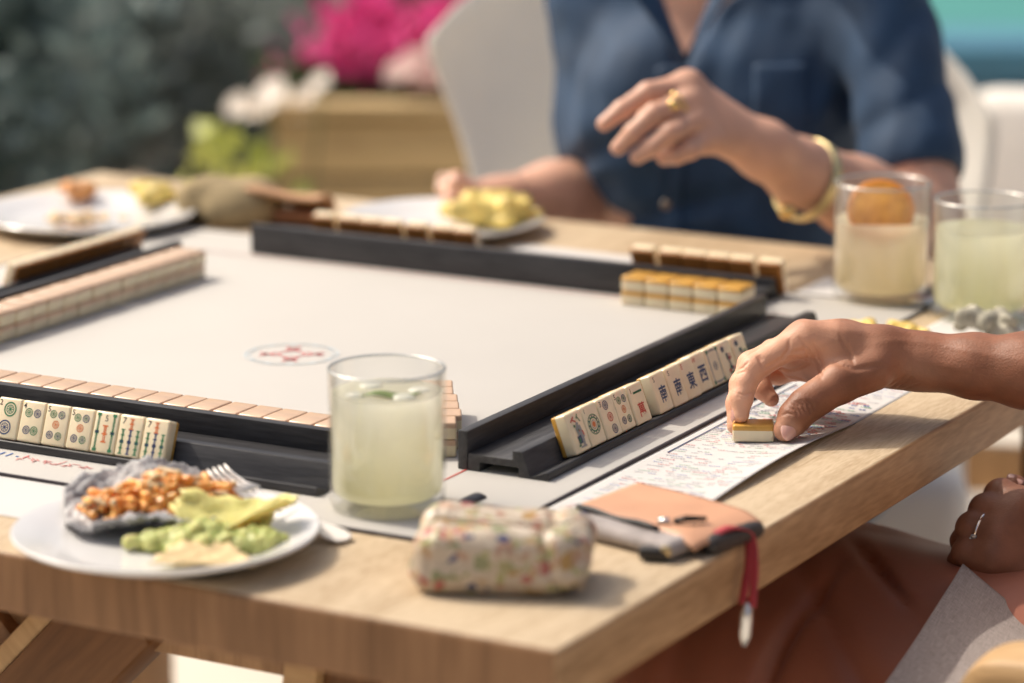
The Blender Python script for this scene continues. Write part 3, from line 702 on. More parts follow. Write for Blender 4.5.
g2 = tumbler('glass of pale peach drink with an orange slice on top, near the person in navy', mw(-.205, 1.019, .0015), .0435, .106, (.97, .86, .60), (.98, .92, .80), .064, 'peach_juice')
osl = thing_parent = None
def citrus(parent):
    fl_ = mat('orange_flesh', (1.0, .60, .17), .35, var=.25, scale=90); add_translucent(fl_, .7)
    o = lathe('orange_slice', [(0, -.0035), (.0275, -.0035), (.029, -.002), (.029, .002), (.0275, .0035), (0, .0035)], mat('orange_flesh', (.95, .40, .05), .35, var=.3, scale=90, sss=.3), parent, 40)
    o.location = (-.003, -.016, .0835); o.rotation_euler = (R(54), R(-6), R(2)); o.scale = (.95, .95, .7)
    p_ = lathe('rind', [(.029, -.0042), (.0315, -.003), (.0315, .003), (.029, .0042), (.0285, 0), (.029, -.0042)], mat('orange_rind', (.80, .30, .03), .4), o, 40)
citrus(g2)
g3 = tumbler('glass of cloudy green drink at the far right, beside the orange-slice drink', mw(-.099, .992, .0015), .0435, .104, (.94, .935, .66), (.96, .955, .82), .070, 'green_juice_far')

# ------------------------------------------------------------------ plates and food
def plate(label, pos, r):
    t = thing('dinner_plate', label, 'plate', pos)
    lathe('plate_body', [(0, .0055), (r*.62, .0055), (r*.70, .0065), (r*.80, .0115), (r*.965, .0165), (r*.99, .0170), (r, .0160), (r*.99, .0138), (r*.80, .0072), (r*.66, .0012), (r*.62, .0002), (r*.57, .0002), (r*.55, .0022), (0, .0022)], M_china, t, seg=96)
    return t
PC = on_plane(166, 529, TOP+.016); PC.z = TOP+.0012
plate('round white plate in front holding a dark tortilla taco and guacamole', PC, .1020)
pb = mw(-.712, 1.108, 0); plate('round white plate with yellow food behind the far rack', pb, .103)
pl = mw(-1.046, .965, 0); plate('round white plate at the far left corner with orange scraps', pl, .112)


def tortilla(name, label, pos, rz, r, m, fold=.5, tilt=0.0, seed=1, crump=.006):
    def fn(u, v):
        a = u*2*math.pi; rr = r*v*(1+.05*math.sin(3*a+seed)+.04*math.sin(5*a+2*seed)); x, y = rr*math.cos(a), rr*math.sin(a)
        z = .004+fold*(abs(y)**1.6)*6*(1.25 if y > 0 else .55)+crump*v*math.sin(a*4+seed*2)*.5+crump*(.38*math.sin(x*160+seed)*math.cos(y*130)+.26*abs(math.sin(x*330+y*120+seed))*abs(math.cos(y*290-x*90))+.16*math.sin(x*610-y*480)*v)
        yy = y*(1-fold*.35*min(1, abs(y)/r))
        return (x, yy, max(z, .0008))
    o = sheet(name, fn, 110, 40, m, None, thick=.0016); o.location = pos; o.rotation_euler = (tilt, 0, rz); tag(o, label, name.replace('_', ' ')); return o
M_blue = mat('blue_corn', (.60, .585, .575), .6, col2=(.085, .085, .10), scale=48, bump=.6, bscale=260, detail=7)
e1 = on_plane(150, 503, TOP+.02)
tortilla('tortilla', 'grey-blue corn tortilla folded under orange filling on the near plate', (e1.x, e1.y, TOP+.0085), R(16), .062, M_blue, fold=.235, seed=1.3, crump=.008)
def crumbs(name, label, centre, spread, n, rng, m, rise=.0, seed=2, cat=None, rz=0.0, sm=.002, vox=.0008, op=None, stretch=1.9):
    f = Field(); rs = random.Random(seed)
    for i in range(n):
        x, y = rs.gauss(0, .42)*spread[0], rs.gauss(0, .42)*spread[1]
        x = max(-spread[0], min(spread[0], x)); y = max(-spread[1], min(spread[1], y))
        zz = rs.random()*rise*(1-abs(x)/spread[0]*.6)*(1-.7*abs(y)/spread[1])+rng[0]*.5
        s = rs.uniform(*rng); a = rs.uniform(0, 6.28); dx_, dy_ = math.cos(a)*s*stretch, math.sin(a)*s*stretch
        f.cone((x-dx_/2, y-dy_/2, zz), s*.55, (x+dx_/2, y+dy_/2, zz+rs.uniform(-.003, .003)), s*.42, k=sm)
    o = field_obj(name, [f.build(vox, lambda D, X, Y, Z: D+.0008*wob(X, Y, Z, 900, seed)+.0008*wob(X, Y, Z, 420, seed+1))], m); o.location = centre; o.rotation_euler = (0, 0, rz); tag(o, label, cat or name.replace('_', ' ')); return o
M_shrimp = mat('orange_filling', (.90, .50, .14), .4, col2=(.74, .24, .03), scale=110, sss=.3, coat=.3)
c1 = on_plane(160, 497, TOP+.024)
crumbs('taco_filling', 'orange chopped filling heaped on the dark tortilla', (c1.x, c1.y, TOP+.0155), (.050, .020), 230, (.0034, .0066), M_shrimp, rise=.026, rz=R(24), seed=5, cat='food', sm=.0009, vox=.0007, stretch=3.0)
M_shred = mat('pale_shreds', (.74, .55, .32), .5, var=.2, scale=80, sss=.2)
shr = crumbs('pale_shreds', 'x', (0, 0, .002), (.046, .018), 70, (.0022, .0042), M_shred, rise=.028, seed=9, sm=.0008, vox=.0006, stretch=3.4)
for k_ in ('label', 'category'): del shr[k_]
shr.parent = bpy.data.objects['taco_filling']
M_guac = mat('guacamole_green', (.55, .55, .20), .45, col2=(.32, .37, .09), scale=110, sss=.25, bump=.4, bscale=260)
c2 = on_plane(203, 538, TOP+.014)
crumbs('guacamole', 'mound of green guacamole on the near plate', (c2.x, c2.y, TOP+.0066), (.044, .014), 110, (.0055, .012), M_guac, rise=.012, rz=R(5), seed=11, sm=.0025, cat='guacamole', stretch=1.2)
def chip(label, px, py, h, size, rz, tilt, m, seed):
    c = on_plane(px, py, TOP+h)
    def fn(u, v):
        w = size*(1-.75*v)*(1+.10*math.sin(v*23+seed)); x = (u-.5)*w*1.5; y = (v-.4)*size*(1+.08*math.sin(u*17+seed*3))
        return (x, y, (.34*size*((u-.5)**2) if m is not M_chip else .012*size*math.sin(u*6))-(.15*size if m is not M_chip else .05*size)*math.sin(v*2.4+seed)+.0015*math.sin(u*20+seed)*math.sin(v*17))
    o = sheet('tortilla_chip', fn, 14, 14, m, None, thick=.0012); o.location = c; o.rotation_euler = (tilt[0], tilt[1], rz); tag(o, label, 'tortilla chip'); return o
M_chip = mat('corn_chip', (.70, .53, .28), .6, var=.2, scale=60, bump=.4, bscale=300)
M_limechip = mat('lime_chip', (.76, .68, .25), .5, var=.2, scale=70, sss=.15)
chip('yellow-green folded chip stuck in the guacamole on the near plate', 226, 517, .021, .060, R(70), (R(8), R(-14), 0), M_limechip, 1)
chip('second yellow-green chip lying over the guacamole behind the folded one', 252, 518, .019, .050, R(-100), (R(10), R(-8), 0), M_limechip, 2)
chip('pale beige chip lying flat before the guacamole on the near plate', 204, 553, .0125, .046, R(4), (R(5), R(3), 0), M_chip, 3)
c3 = on_plane(262, 541, TOP+.012)
crumbs('guacamole', 'smaller lump of green guacamole to the right on the near plate', (c3.x-.004, c3.y, TOP+.0066), (.015, .010), 42, (.005, .010), M_guac, rise=.010, seed=21, sm=.0025, cat='guacamole', stretch=1.2)
# fork lying across the near plate
fk = thing('fork', 'bright pale fork resting over the right rim of the near plate', 'fork', on_plane(300, 510, TOP+.020))
pA, pB, pC_ = on_plane(216, 474, TOP+.030)-fk.location, on_plane(262, 494, TOP+.027)-fk.location, on_plane(346, 538, TOP+.004)-fk.location
dirv = (pC_-pA).normalized(); side = dirv.cross(Vector((0, 0, 1))).normalized()
def strip(name, ctrl, m, parent, thick=.0016, n=40):
    # ctrl: list of (point, half width)
    def at(t):
        s = t*(len(ctrl)-1); i = min(int(s), len(ctrl)-2); f = s-i; f = f*f*(3-2*f)
        return ctrl[i][0].lerp(ctrl[i+1][0], s-i), ctrl[i][1]*(1-f)+ctrl[i+1][1]*f
    def fn(u, v):
        p, wd = at(v); return p+side*wd*(u-.5)*2+Vector((0, 0, -.0012*(1-(2*u-1)**2)))
    return sheet(name, fn, 6, n, m, parent, thick=thick)
M_fork = mat('cutlery_sky_white', (.84, .80, .76), .3, metal=.12)  # white sky reflection on the metal put into the pale colour
strip('handle', [(pA.lerp(pC_, .26), .0105), (pA.lerp(pC_, .36), .0040), (pA.lerp(pC_, .50), .0034), (pA.lerp(pC_, .75), .0065), (pA.lerp(pC_, .93), .0105), (pA.lerp(pC_, .985), .0085), (pC_, .0015)], M_fork, fk)
for k in (-1.5, -.5, .5, 1.5):
    tube('tine', [pA.lerp(pC_, .27)+side*k*.0058+Vector((0, 0, .0005)), pA.lerp(pC_, .16)+side*k*.0060-Vector((0, 0, .0015)), pA.lerp(pC_, .06)+side*k*.006+Vector((0, 0, .001)), pA+side*k*.0058+Vector((0, 0, .005))], [.0017, .0016, .0014, .0007], M_fork, fk, seg=8)
# cutlery beside the near drink
def knife(label, p0, p1, z, wid=.008, name='table_knife'):
    t = thing(name, label, 'knife', (0, 0, 0)); a_, b_ = Vector((p0.x, p0.y, z)), Vector((p1.x, p1.y, z)); t.location = a_; d = (b_-a_); s_ = d.normalized().cross(Vector((0, 0, 1)))
    sheet('blade', lambda u, v: d*(.0+v*.5)+s_*(u-.5)*2*wid*(.35+.65*min(1, v*4)), 4, 16, M_steel, t, thick=.0012)
    sheet('handle', lambda u, v: d*(.505+v*.495)+s_*(u-.5)*1.5*wid+Vector((0, 0, .002*math.sin(math.pi*u))), 4, 10, mat('dark_handle', (.03, .03, .035), .4), t, thick=.003)
    return t
knife('steel knife with a dark handle beside the green drink', on_plane(440, 512, TOP+.004), on_plane(479, 494, TOP+.004), TOP+MZ+.001, .0085)
knife('steel knife lying on the white paper between the two far drinks', on_plane(915, 303, TOP+.004), on_plane(944, 283, TOP+.004), TOP+.004, .013)
# food on the other plates
M_yel = mat('yellow_food', (.72, .56, .16), .5, var=.35, scale=70, sss=.2)
M_orf = mat('orange_scrap', (.75, .36, .13), .5, var=.3, scale=80, sss=.2)
crumbs('yellow_salad', 'heap of yellow-green food on the plate behind the far rack', on_plane(495, 222, TOP+.009), (.040, .022), 40, (.011, .019), M_yel, rise=.026, seed=31, cat='food', sm=.004, vox=.0014)
crumbs('food_scraps', 'white and red morsel at the back of the yellow food plate', on_plane(452, 196, TOP+.014), (.012, .010), 7, (.010, .014), mat('pale_morsel', (.72, .52, .42), .5, var=.3, scale=60, sss=.2), rise=.018, seed=32, cat='food', sm=.004, vox=.0014)
crumbs('food_scraps', 'small orange scrap on the far left plate', on_plane(78, 198, TOP+.012), (.018, .010), 9, (.008, .013), M_orf, rise=.012, seed=33, cat='food', vox=.0014)
crumbs('food_scraps', 'yellow lump on the right of the far left plate', on_plane(157, 202, TOP+.012), (.022, .011), 14, (.009, .015), M_yel, rise=.016, seed=34, cat='food', vox=.0014)
crumbs('food_scraps', 'pale crumbs in the middle of the far left plate', on_plane(85, 222, TOP+.010), (.045, .012), 16, (.005, .009), M_shred, rise=.004, seed=35, cat='food', vox=.0014)
crumbs('chip_pile', 'few yellow chips lying on the white paper behind the forearm', on_plane(893, 333, TOP+.006), (.038, .010), 12, (.005, .009), mat('golden_chip', (.68, .48, .12), .5, var=.25, scale=70), rise=.004, seed=36, cat='chips', rz=R(-20), vox=.0012)
e2 = on_plane(985, 336, TOP+.012)


# ------------------------------------------------------------------ floral pouch, wallet, cloths
f = Field()
pz = on_plane(502, 583, TOP); rzp = R(-8)
cR, sR = math.cos(rzp), math.sin(rzp)
def loc_(x, y, z): return (x, y, z)
for sx in (-1, 1):
    for sy in (-1, 1):
        for sz in (0, 1): f.cone((-.042, sy*.023, .017+sz*.016), .0155, (.042, sy*.023, .017+sz*.016), .0155, k=.008)
f.cone((-.052, -.020, .014), .0105, (-.050, .020, .034), .0105, k=.008); f.cone((.052, -.022, .016), .011, (.050, .020, .032), .012, k=.008)
def pouch_post(D, X, Y, Z):
    D = D+.0042*wob(X, Y, Z, 70, 3)+.0026*wob(X, Y, Z, 190, 4)
    D = D+.0026*np.exp(-((X-.042+.3*(Z-.02))/.0035)**2)+.0012*np.exp(-((X+.046)/.003)**2)+.0016*wob(X, Y*2, Z, 150, 9)*np.exp(-((np.abs(X)-.046)/.012)**2)
    return np.maximum(D, -Z+.0005)
pouch = field_obj('floral_pouch', [f.build(.0011, pouch_post)], floral_mat('floral_cloth')); pouch.location = (pz.x, pz.y, TOP); pouch.rotation_euler = (0, 0, rzp); pouch.scale = (.91, .92, .88)
tag(pouch, 'small soft zip pouch with a floral print, lying at the near table corner', 'pouch')
tube('zipper', [(-.050+.005*i, .004*math.sin(i*.4), .0475+.0008*math.sin(i*1.3)) for i in range(21)], .0014, mat('cream_zip', (.62, .55, .44), .6), pouch, seg=6)

wl = thing('zip_wallet', 'tan leather wallet with a grey zip pouch and red wrist strap at the table edge', 'wallet', (0, 0, 0))
q = [on_plane(553, 515, TOP+.013), on_plane(674, 553, TOP+.010), on_plane(762, 520, TOP+.012), on_plane(636, 483, TOP+.014)]
wc = (q[0]+q[1]+q[2]+q[3])/4; wl.location = (wc.x, wc.y, TOP); q = [Vector((v.x-wc.x, v.y-wc.y, 0)) for v in q]
def bil(u, v, z): p = q[0].lerp(q[1], u).lerp(q[3].lerp(q[2], u), v); p.z = z; return p
def soft_block(name, u0, u1, v0, v1, zb, zt, rad, m, n=1, amp=.001, seed=1, vox=.0009):
    ff = Field(); a, b, c_, d = bil(u0, v0, 0), bil(u1, v0, 0), bil(u1, v1, 0), bil(u0, v1, 0); zc = (zb+zt)/2; r_ = (zt-zb)/2
    N = 7
    for i in range(N):
        s_, e_ = a.lerp(d, i/(N-1)), b.lerp(c_, i/(N-1)); ff.cone((s_.x, s_.y, zc), r_, (e_.x, e_.y, zc), r_, k=.010)
    return field_obj(name, [ff.build(vox, lambda D, X, Y, Z: np.maximum(D+amp*wob(X, Y, Z, 120, seed), -Z+.0004))], m, wl)
M_greycloth = mat('wallet_grey', (.33, .295, .285), .75, var=.25, scale=50, bump=.3, bscale=400)
M_tan = mat('tan_leather', (.57, .305, .185), .45, var=.10, scale=25, bump=.12, bscale=700)
soft_block('grey_body', .05, .88,   .10, .84, .001, .0135, 0, M_greycloth, amp=.0012)
def flap(u, v):
    p = bil(.02+.99*u, .22+.78*v, 0); edge = max(0, (u-.82)/.18); p.z = .0150+.0016*math.sin(u*3)-.0055*edge**2-.002*max(0, (.12-v)/.12); return p
sheet('tan_flap', flap, 24, 14, M_tan, wl, thick=.0022)
tube('zipper', [bil(.06+.66*i/12, .205,   .0158+.0008*math.sin(i*.8)) for i in range(13)], .0021, mat('black_zip', (.02, .02, .022), .5), wl, seg=6)
tube('zip_pull', [bil(.74, .36, .0180), bil(.80, .42, .0200), bil(.86, .56, .0185)], [.0018, .0024, .0016], mat('black_metal', (.02, .02, .02), .35, metal=.5), wl, seg=8)
tube('zip_pull', [bil(.66, .30, .0172), bil(.72, .34, .0185)], [.0026, .0022], M_steel, wl, seg=8)
box_obj('black_tab', (.020, .010, .008), bil(.83, .02, .0055), mat('black_leather', (.022, .02, .02), .5), wl, bevel=.002, rot=(0, 0, R(-12)))
box_obj('clasp', (.007, .006, .007), bil(.90, .05, .008), mat('brass_clasp', (.60, .48, .28), .3, metal=.9), wl, bevel=.0015, rot=(0, 0, R(-10)))
dk = soft_block('dark_end', .80, .99, .42, .96, .001, .011, 0, mat('dark_leather', (.035, .028, .026), .5), amp=.0004)
st0 = on_plane(716, 534, TOP+.012)-wl.location; tp = sight(716, 552, (Vector((0, 0, 0))-Vector((0, 0, 0))).length+2.145)-wl.location
edge_pt = tw(.004, .262, .002)-wl.location
pts_ = [st0, st0.lerp(edge_pt, .5)+Vector((0, 0, .006)), edge_pt+Vector((0, 0, .003)), tw(.009, .257, -.014)-wl.location, tw(.010, .252, -.028)-wl.location, tw(.011, .247, -.040)-wl.location]
def smoothpts(P, n=8):
    out = []
    for i in range(len(P)-1):
        p0, p1, p2, p3 = P[max(i-1, 0)], P[i], P[i+1], P[min(i+2, len(P)-1)]
        for k in range(n):
            t = k/n; out.append(.5*((2*p1)+(-p0+p2)*t+(2*p0-5*p1+4*p2-p3)*t*t+(-p0+3*p1-3*p2+p3)*t**3))
    return out+[P[-1]]
sp = smoothpts(pts_)
M_redst = mat('red_strap', (.38, .035, .045), .6, bump=.3, bscale=900)
def strap_fn(off):
    def fn(u, v):
        i = min(int(v*(len(sp)-1)), len(sp)-1); p = sp[i]; s_ = Vector((.72, -.69, 0)); return p+s_*((u-.5)*.0062+off*v*.004)+Vector((0, 0, .001*abs(off)))
    return fn
sheet('strap', strap_fn(1), 3, 40, M_redst, wl, thick=.0011); sheet('strap', strap_fn(-1.3), 3, 40, M_redst, wl, thick=.0011)
e_ = sp[-1]; tube('strap_end', [e_+Vector((0, 0, .003)), e_+Vector((-.001, 0, -.006)), e_+Vector((-.0015, 0, -.020)), e_+Vector((-.002, 0, -.027))], [.0022, .0042, .0040, .0016], mat('silver_end', (.75, .74, .72), .25, metal=.7), wl, seg=12)

def heap(name, label, pos, size, m, seed, cat, vox=.0025, rz=0):
    ff = Field(); rs = random.Random(seed)
    for i in range(13): ff.ell((rs.uniform(-.7, .7)*size[0], rs.uniform(-.7, .7)*size[1], rs.uniform(.2, .55)*size[2]), (size[0]*.5, size[1]*.5, size[2]*.45), k=size[2]*.35)
    o = field_obj(name, [ff.build(vox, lambda D, X, Y, Z: np.maximum(D+size[2]*.10*wob(X, Y, Z, 9/size[2]*.4, seed), -Z+.0006))], m); o.location = pos; o.rotation_euler = (0, 0, rz); tag(o, label, cat); return o
M_gshell = mat('grey_corn', (.50, .47, .38), .8, col2=(.26, .245, .19), scale=60, bump=.5, bscale=200)
fs_ = on_plane(985, 338, TOP+.001); ff = Field(); rs = random.Random(15)
for i in range(16): ff.ell((rs.uniform(-.020, .020), rs.uniform(-.012, .012), rs.uniform(.006, .022)), (rs.uniform(.006, .013), rs.uniform(.006, .012), rs.uniform(.005, .010)), rot_to((rs.uniform(-1, 1), rs.uniform(-1, 1), 1)), k=.003)
gs_ = field_obj('tortilla_shell', [ff.build(.0009, lambda D, X, Y, Z: np.maximum(D+.0022*wob(X, Y, Z, 260, 15)+.0014*np.abs(wob(X, Y, Z, 520, 16)), -Z+.0004))], M_gshell); gs_.location = (fs_.x, fs_.y, TOP+.001); tag(gs_, 'crumpled grey-green tortilla shell on white paper behind the forearm', 'tortilla shell')
pk = on_plane(216, 224, TOP); heap('cloth_bundle', 'crumpled khaki cloth bundle between the far left plate and the brown case', (pk.x+.012, pk.y+.012, TOP), (.045, .035, .045), mat('khaki_cloth', (.34, .26, .14), .9, var=.25, scale=30, bump=.4, bscale=300), 5, 'cloth')
pc_ = on_plane(282, 228, TOP)
gc = thing('glasses_case', 'open brown leather case at the far end behind the mat corner', 'case', (pc_.x-.004, pc_.y+.022, TOP), R(-18))
M_brown = mat('brown_leather', (.30, .13, .06), .5, var=.25, scale=20)
ff = Field().cone((-.045, 0, .013), .013, (.045, 0, .013), .013, k=.004); field_obj('case_base', [ff.build(.0015, lambda D, X, Y, Z: np.maximum(np.maximum(D, Z-.016), -Z+.0006))], M_brown, gc)
sheet('case_lid', lambda u, v: (-.058+.116*u, .012-.035*v, .017+.018*math.sin(v*2.2)+.003*math.sin(u*6)), 16, 8, mat('tan_lid', (.50, .27, .13), .5, var=.2, scale=20), gc, thick=.003)

# ------------------------------------------------------------------ people
def sm(x, a, b): t = np.clip((x-a)/(b-a), 0, 1); return t*t*(3-2*t)
def crease(cs):                               # fine skin folds: (centre, normal, width, depth, reach)
    def f(D, X, Y, Z):
        for c, n, w_, amp, rad in cs:
            d = (X-c[0])*n[0]+(Y-c[1])*n[1]+(Z-c[2])*n[2]; r2 = (X-c[0])**2+(Y-c[1])**2+(Z-c[2])**2
            D = D+amp*np.exp(-(d/w_)**2)*np.exp(-r2/rad**2)
        return D
    return f
def head_parts(f, h, face, s=1.0):            # skull, jaw, nose, ears; 'face' is the direction the person looks
    fw = Vector(face).normalized(); up = Vector((0, 0, 1)); rt_ = fw.cross(up).normalized(); up = rt_.cross(fw)
    at = lambda r, u, f_: tuple(Vector(h)+(rt_*r+up*u+fw*f_)*s)
    M_ = np.array([[rt_.x, up.x, fw.x], [rt_.y, up.y, fw.y], [rt_.z, up.z, fw.z]])
    f.ell(at(0, .03, -.01), (.074*s, .088*s, .092*s), M_, k=.02); f.ell(at(0, -.04, .02), (.056*s, .068*s, .070*s), M_, k=.02)
    f.cone(at(0, .012, .085), .007*s, at(0, -.022, .101), .011*s, k=.012)
    f.cone(at(-.018, -.060, .078), .008*s, at(.018, -.060, .078), .008*s, k=.012); f.cone(at(-.012, -.088, .066), .014*s, at(.012, -.088, .066), .014*s, k=.02)
    for q in (-1, 1):
        f.ell(at(q*.076, 0, -.008), (.008*s, .030*s, .018*s), M_, k=.008); f.cone(at(q*.018, .032, .082), .008*s, at(q*.046, .030, .070), .007*s, k=.010)
        f.ell(at(q*.031, .014, .094), (.014*s, .010*s, .012*s), M_, k=.008, op='s')
    return at, M_
def head_extras(par, at, M_, s, hairmat, long=False):
    for q in (-1, 1):
        ff = Field().ell(at(q*.031, .014, .074), (.0125*s,)*3, M_); field_obj('eye', [ff.build(.0015)], mat('eye_white', (.7, .68, .65), .2), par)
        ff = Field().ell(at(q*.031, .014, .0845), (.0055*s, .0055*s, .003*s), M_); field_obj('iris', [ff.build(.001)], mat('iris_brown', (.07, .035, .02), .2), par)
    ff = Field().cone(at(-.017, -.0605, .085), .0045*s, at(.017, -.0605, .085), .0045*s).ell(at(0, -.064, .086), (.016*s, .006*s, .007*s), M_); field_obj('lips', [ff.build(.0012)], mat('lips', (.45, .17, .14), .4), par)
    ff = Field().ell(at(0, .055, -.028), (.088*s, .088*s, .092*s), M_, k=.02).ell(at(0, .01, -.06), (.080*s, .085*s, .060*s), M_, k=.02)
    ff.ell(at(0, -.01, .085), (.062*s, .070*s, .075*s), M_, k=.015, op='s')
    if long:
        for q in (-1, 1): ff.cone(at(q*.080, .0, -.03), .024*s, at(q*.088, -.20, -.005), .020*s, k=.03)
        ff.cone(at(0, 0, -.09), .045*s, at(0, -.20, -.09), .04*s, k=.03)
    field_obj('hair', [ff.build(.003, lambda D, X, Y, Z: D+.0022*wob(X*3, Y*3, Z, 150, 8))], hairmat, par)

# ---- the person seated on the right, reaching with the right hand
M_skin_d = mat('deep_skin', (.245, .100, .054), .5, var=.18, scale=60, sss=.10, bump=.22, bscale=640, vcol=(.70, .385, .255), spec=.4)
pr = thing('person', 'seated person in rust brown trousers reaching in from the right to place a tile', 'person', mw(.40, .60, 0)-Vector((0, 0, TOP)))
prw = Vector(pr.location)
def rel(p): return tuple(Vector(p)-prw)
Z0 = 2.36
def H(px, py, dz=0.0): return rel(sight(px, py, Z0+dz/1000))
def Hv(dx, dy): a = Vector(sight(512+dx, 341.5+dy, 2.0))-Vector(sight(512, 341.5, 2.0)); return tuple(a.normalized())
hand = Field()
idx = [(H(805, 339, 22), 0.0113), (H(780, 351, 17), 0.0103), (H(753, 369, 9), 0.0100), (H(745, 384, 5), 0.0085), (H(741.5, 398, 2), 0.0081), (H(741, 414.5, 1), 0.0065)]
mid = [(H(803, 339, 44), 0.0111), (H(751, 364, 34), 0.0094), (H(741, 384, 27), 0.0083), (H(736.5, 403, 20), 0.0075), (H(735, 426, 15), 0.0060)]
rng_ = [(H(812, 343, 64), 0.0103), (H(772, 351, 66), 0.0088), (H(757, 372, 60), 0.0083), (H(762, 389, 54), 0.0077), (H(771, 398.5, 50), 0.0064)]
pky = [(H(826, 352, 80), 0.0103), (H(800, 369, 84), 0.0086), (H(778, 374, 82), 0.0077), (H(763, 376, 76), 0.0071), (H(757, 388, 70), 0.0058)]
thm = [(H(872, 369, 20), .0170), (H(838, 384, 8), .0148), (H(820, 396, 2), .0128), (H(805, 406, -2), .0124), (H(794, 418, -6), .0116), (H(785.5, 429.5, -8), .0092)]
for ch, k in ((idx, .004), (mid, .004), (rng_, .004), (pky, .004)): hand.chain(ch, k)
hand.chain(thm, .006)
wr = H(892, 357, 42)
hand.chain([(H(880, 351, 34), .0165), (H(840, 344, 26), .0150), (H(807, 339, 22), .0122)], .012)
hand.chain([(H(882, 352, 46), .0165), (H(842, 343, 44), .0150), (H(805, 338, 44), .0122)], .012)
hand.chain([(H(884, 353, 56), .0160), (H(846, 346, 62), .0145), (H(814, 343, 64), .0118)], .012)
hand.chain([(H(886, 358, 62), .0155), (H(852, 354, 74), .0140), (H(828, 352, 80), .0118)], .012)
hand.cone(H(862, 366, 34), .0150, H(828, 360, 30), .0085, k=.014)          # thenar mass and thumb web
hand.cone(H(794, 366, 58), .0105, H(822, 368, 50), .0130, k=.012).cone(H(800, 352, 46), .0120, H(826, 362, 40), .0130, k=.012)
hand.cone(H(842, 377, 16), .0110, H(826, 362, 30), .0075, k=.008)
hand.chain([(H(884, 355, 38), .0185), (H(905, 358, 40), .0168), (H(930, 361, 36), .0175), (H(972, 365, 26), .0205), (H(1030, 371, 10), .0248)], .014)
hand.chain([(H(886, 361, 52), .0172), (H(905, 362, 54), .0160), (H(930, 363, 50), .0172), (H(972, 366, 42), .0200), (H(1030, 371, 26), .0245)], .014)
elb = rel(sight(1225, 384, 2.33)); sh_r = tuple(mw(.36, .76, .385)-prw)
hand.chain([(H(1030, 371, 18), .0268), (H(1110, 377, 0), .0340), (elb, .040)], .014)
def Q(x, y): return (710+x/4.267, 300+y/4.267)
def z5(x, y): return (680+x/2.97, 290+y/2.97)
SKINLINES = [([Q(203, 243), Q(215, 262), Q(226, 288)], .0011, .0015), ([Q(210, 236), Q(228, 258)], .0009, .0008), ([Q(222, 296), Q(245, 286), Q(280, 268), Q(312, 245)], .0010, .0010),
 ([Q(300, 262), Q(335, 215), Q(338, 175)], .0012, .0011), ([Q(300, 292), Q(340, 300), Q(380, 290), Q(420, 268), Q(440, 240)], .0011, .0014), ([Q(352, 225), Q(400, 213), Q(440, 235), Q(468, 290), Q(474, 338)], .0012, .0013),
 ([Q(330, 242), Q(390, 246), Q(440, 272)], .0010, .0010), ([Q(380, 160), Q(430, 215), Q(458, 270), Q(470, 330)], .0011, .0011), ([Q(285, 302), Q(330, 325), Q(400, 336)], .0010, .0011), ([Q(400, 178), Q(412, 222), Q(420, 262)], .0010, .0009), ([Q(440, 180), Q(466, 235), Q(486, 300)], .0010, .0009),
 ([Q(112, 398), Q(142, 406), Q(182, 392)], .0009, .0007), ([Q(112, 412), Q(150, 418)], .0008, .0005), ([Q(112, 300), Q(140, 290), Q(165, 262)], .0009, .0006), ([Q(104, 318), Q(150, 306)], .0009, .0005),
 ([Q(352, 440), Q(378, 455), Q(394, 486)], .0009, .0012), ([Q(366, 432), Q(396, 450), Q(410, 482)], .0009, .0013), ([Q(384, 426), Q(416, 448), Q(428, 480)], .0009, .0012), ([Q(344, 456), Q(366, 470), Q(378, 494)], .0008, .0008), ([Q(408, 424), Q(438, 446), Q(446, 470)], .0009, .0008),
 ([z5(625, 292), z5(650, 276), z5(672, 255)], .0011, .0010), ([z5(642, 296), z5(668, 279), z5(692, 262)], .0011, .0010), ([z5(600, 292), z5(625, 280), z5(650, 260)], .0010, .0007), ([z5(668, 296), z5(694, 284), z5(720, 276)], .0010, .0008),
 ([z5(470, 130), z5(500, 180), z5(520, 230)], .0014, .0007), ([z5(455, 215), z5(520, 235), z5(590, 225)], .0020, .0009),
 ([z5(400, 110), z5(480, 122), z5(580, 128)], .0030, -.0007), ([z5(540, 165), z5(640, 150), z5(760, 160), z5(900, 190), z5(1000, 205)], .0026, -.0009), ([z5(700, 215), z5(800, 225), z5(930, 262)], .0028, -.0006),
 ([z5(300, 375), z5(318, 366), z5(338, 372)], .0008, .0006)]
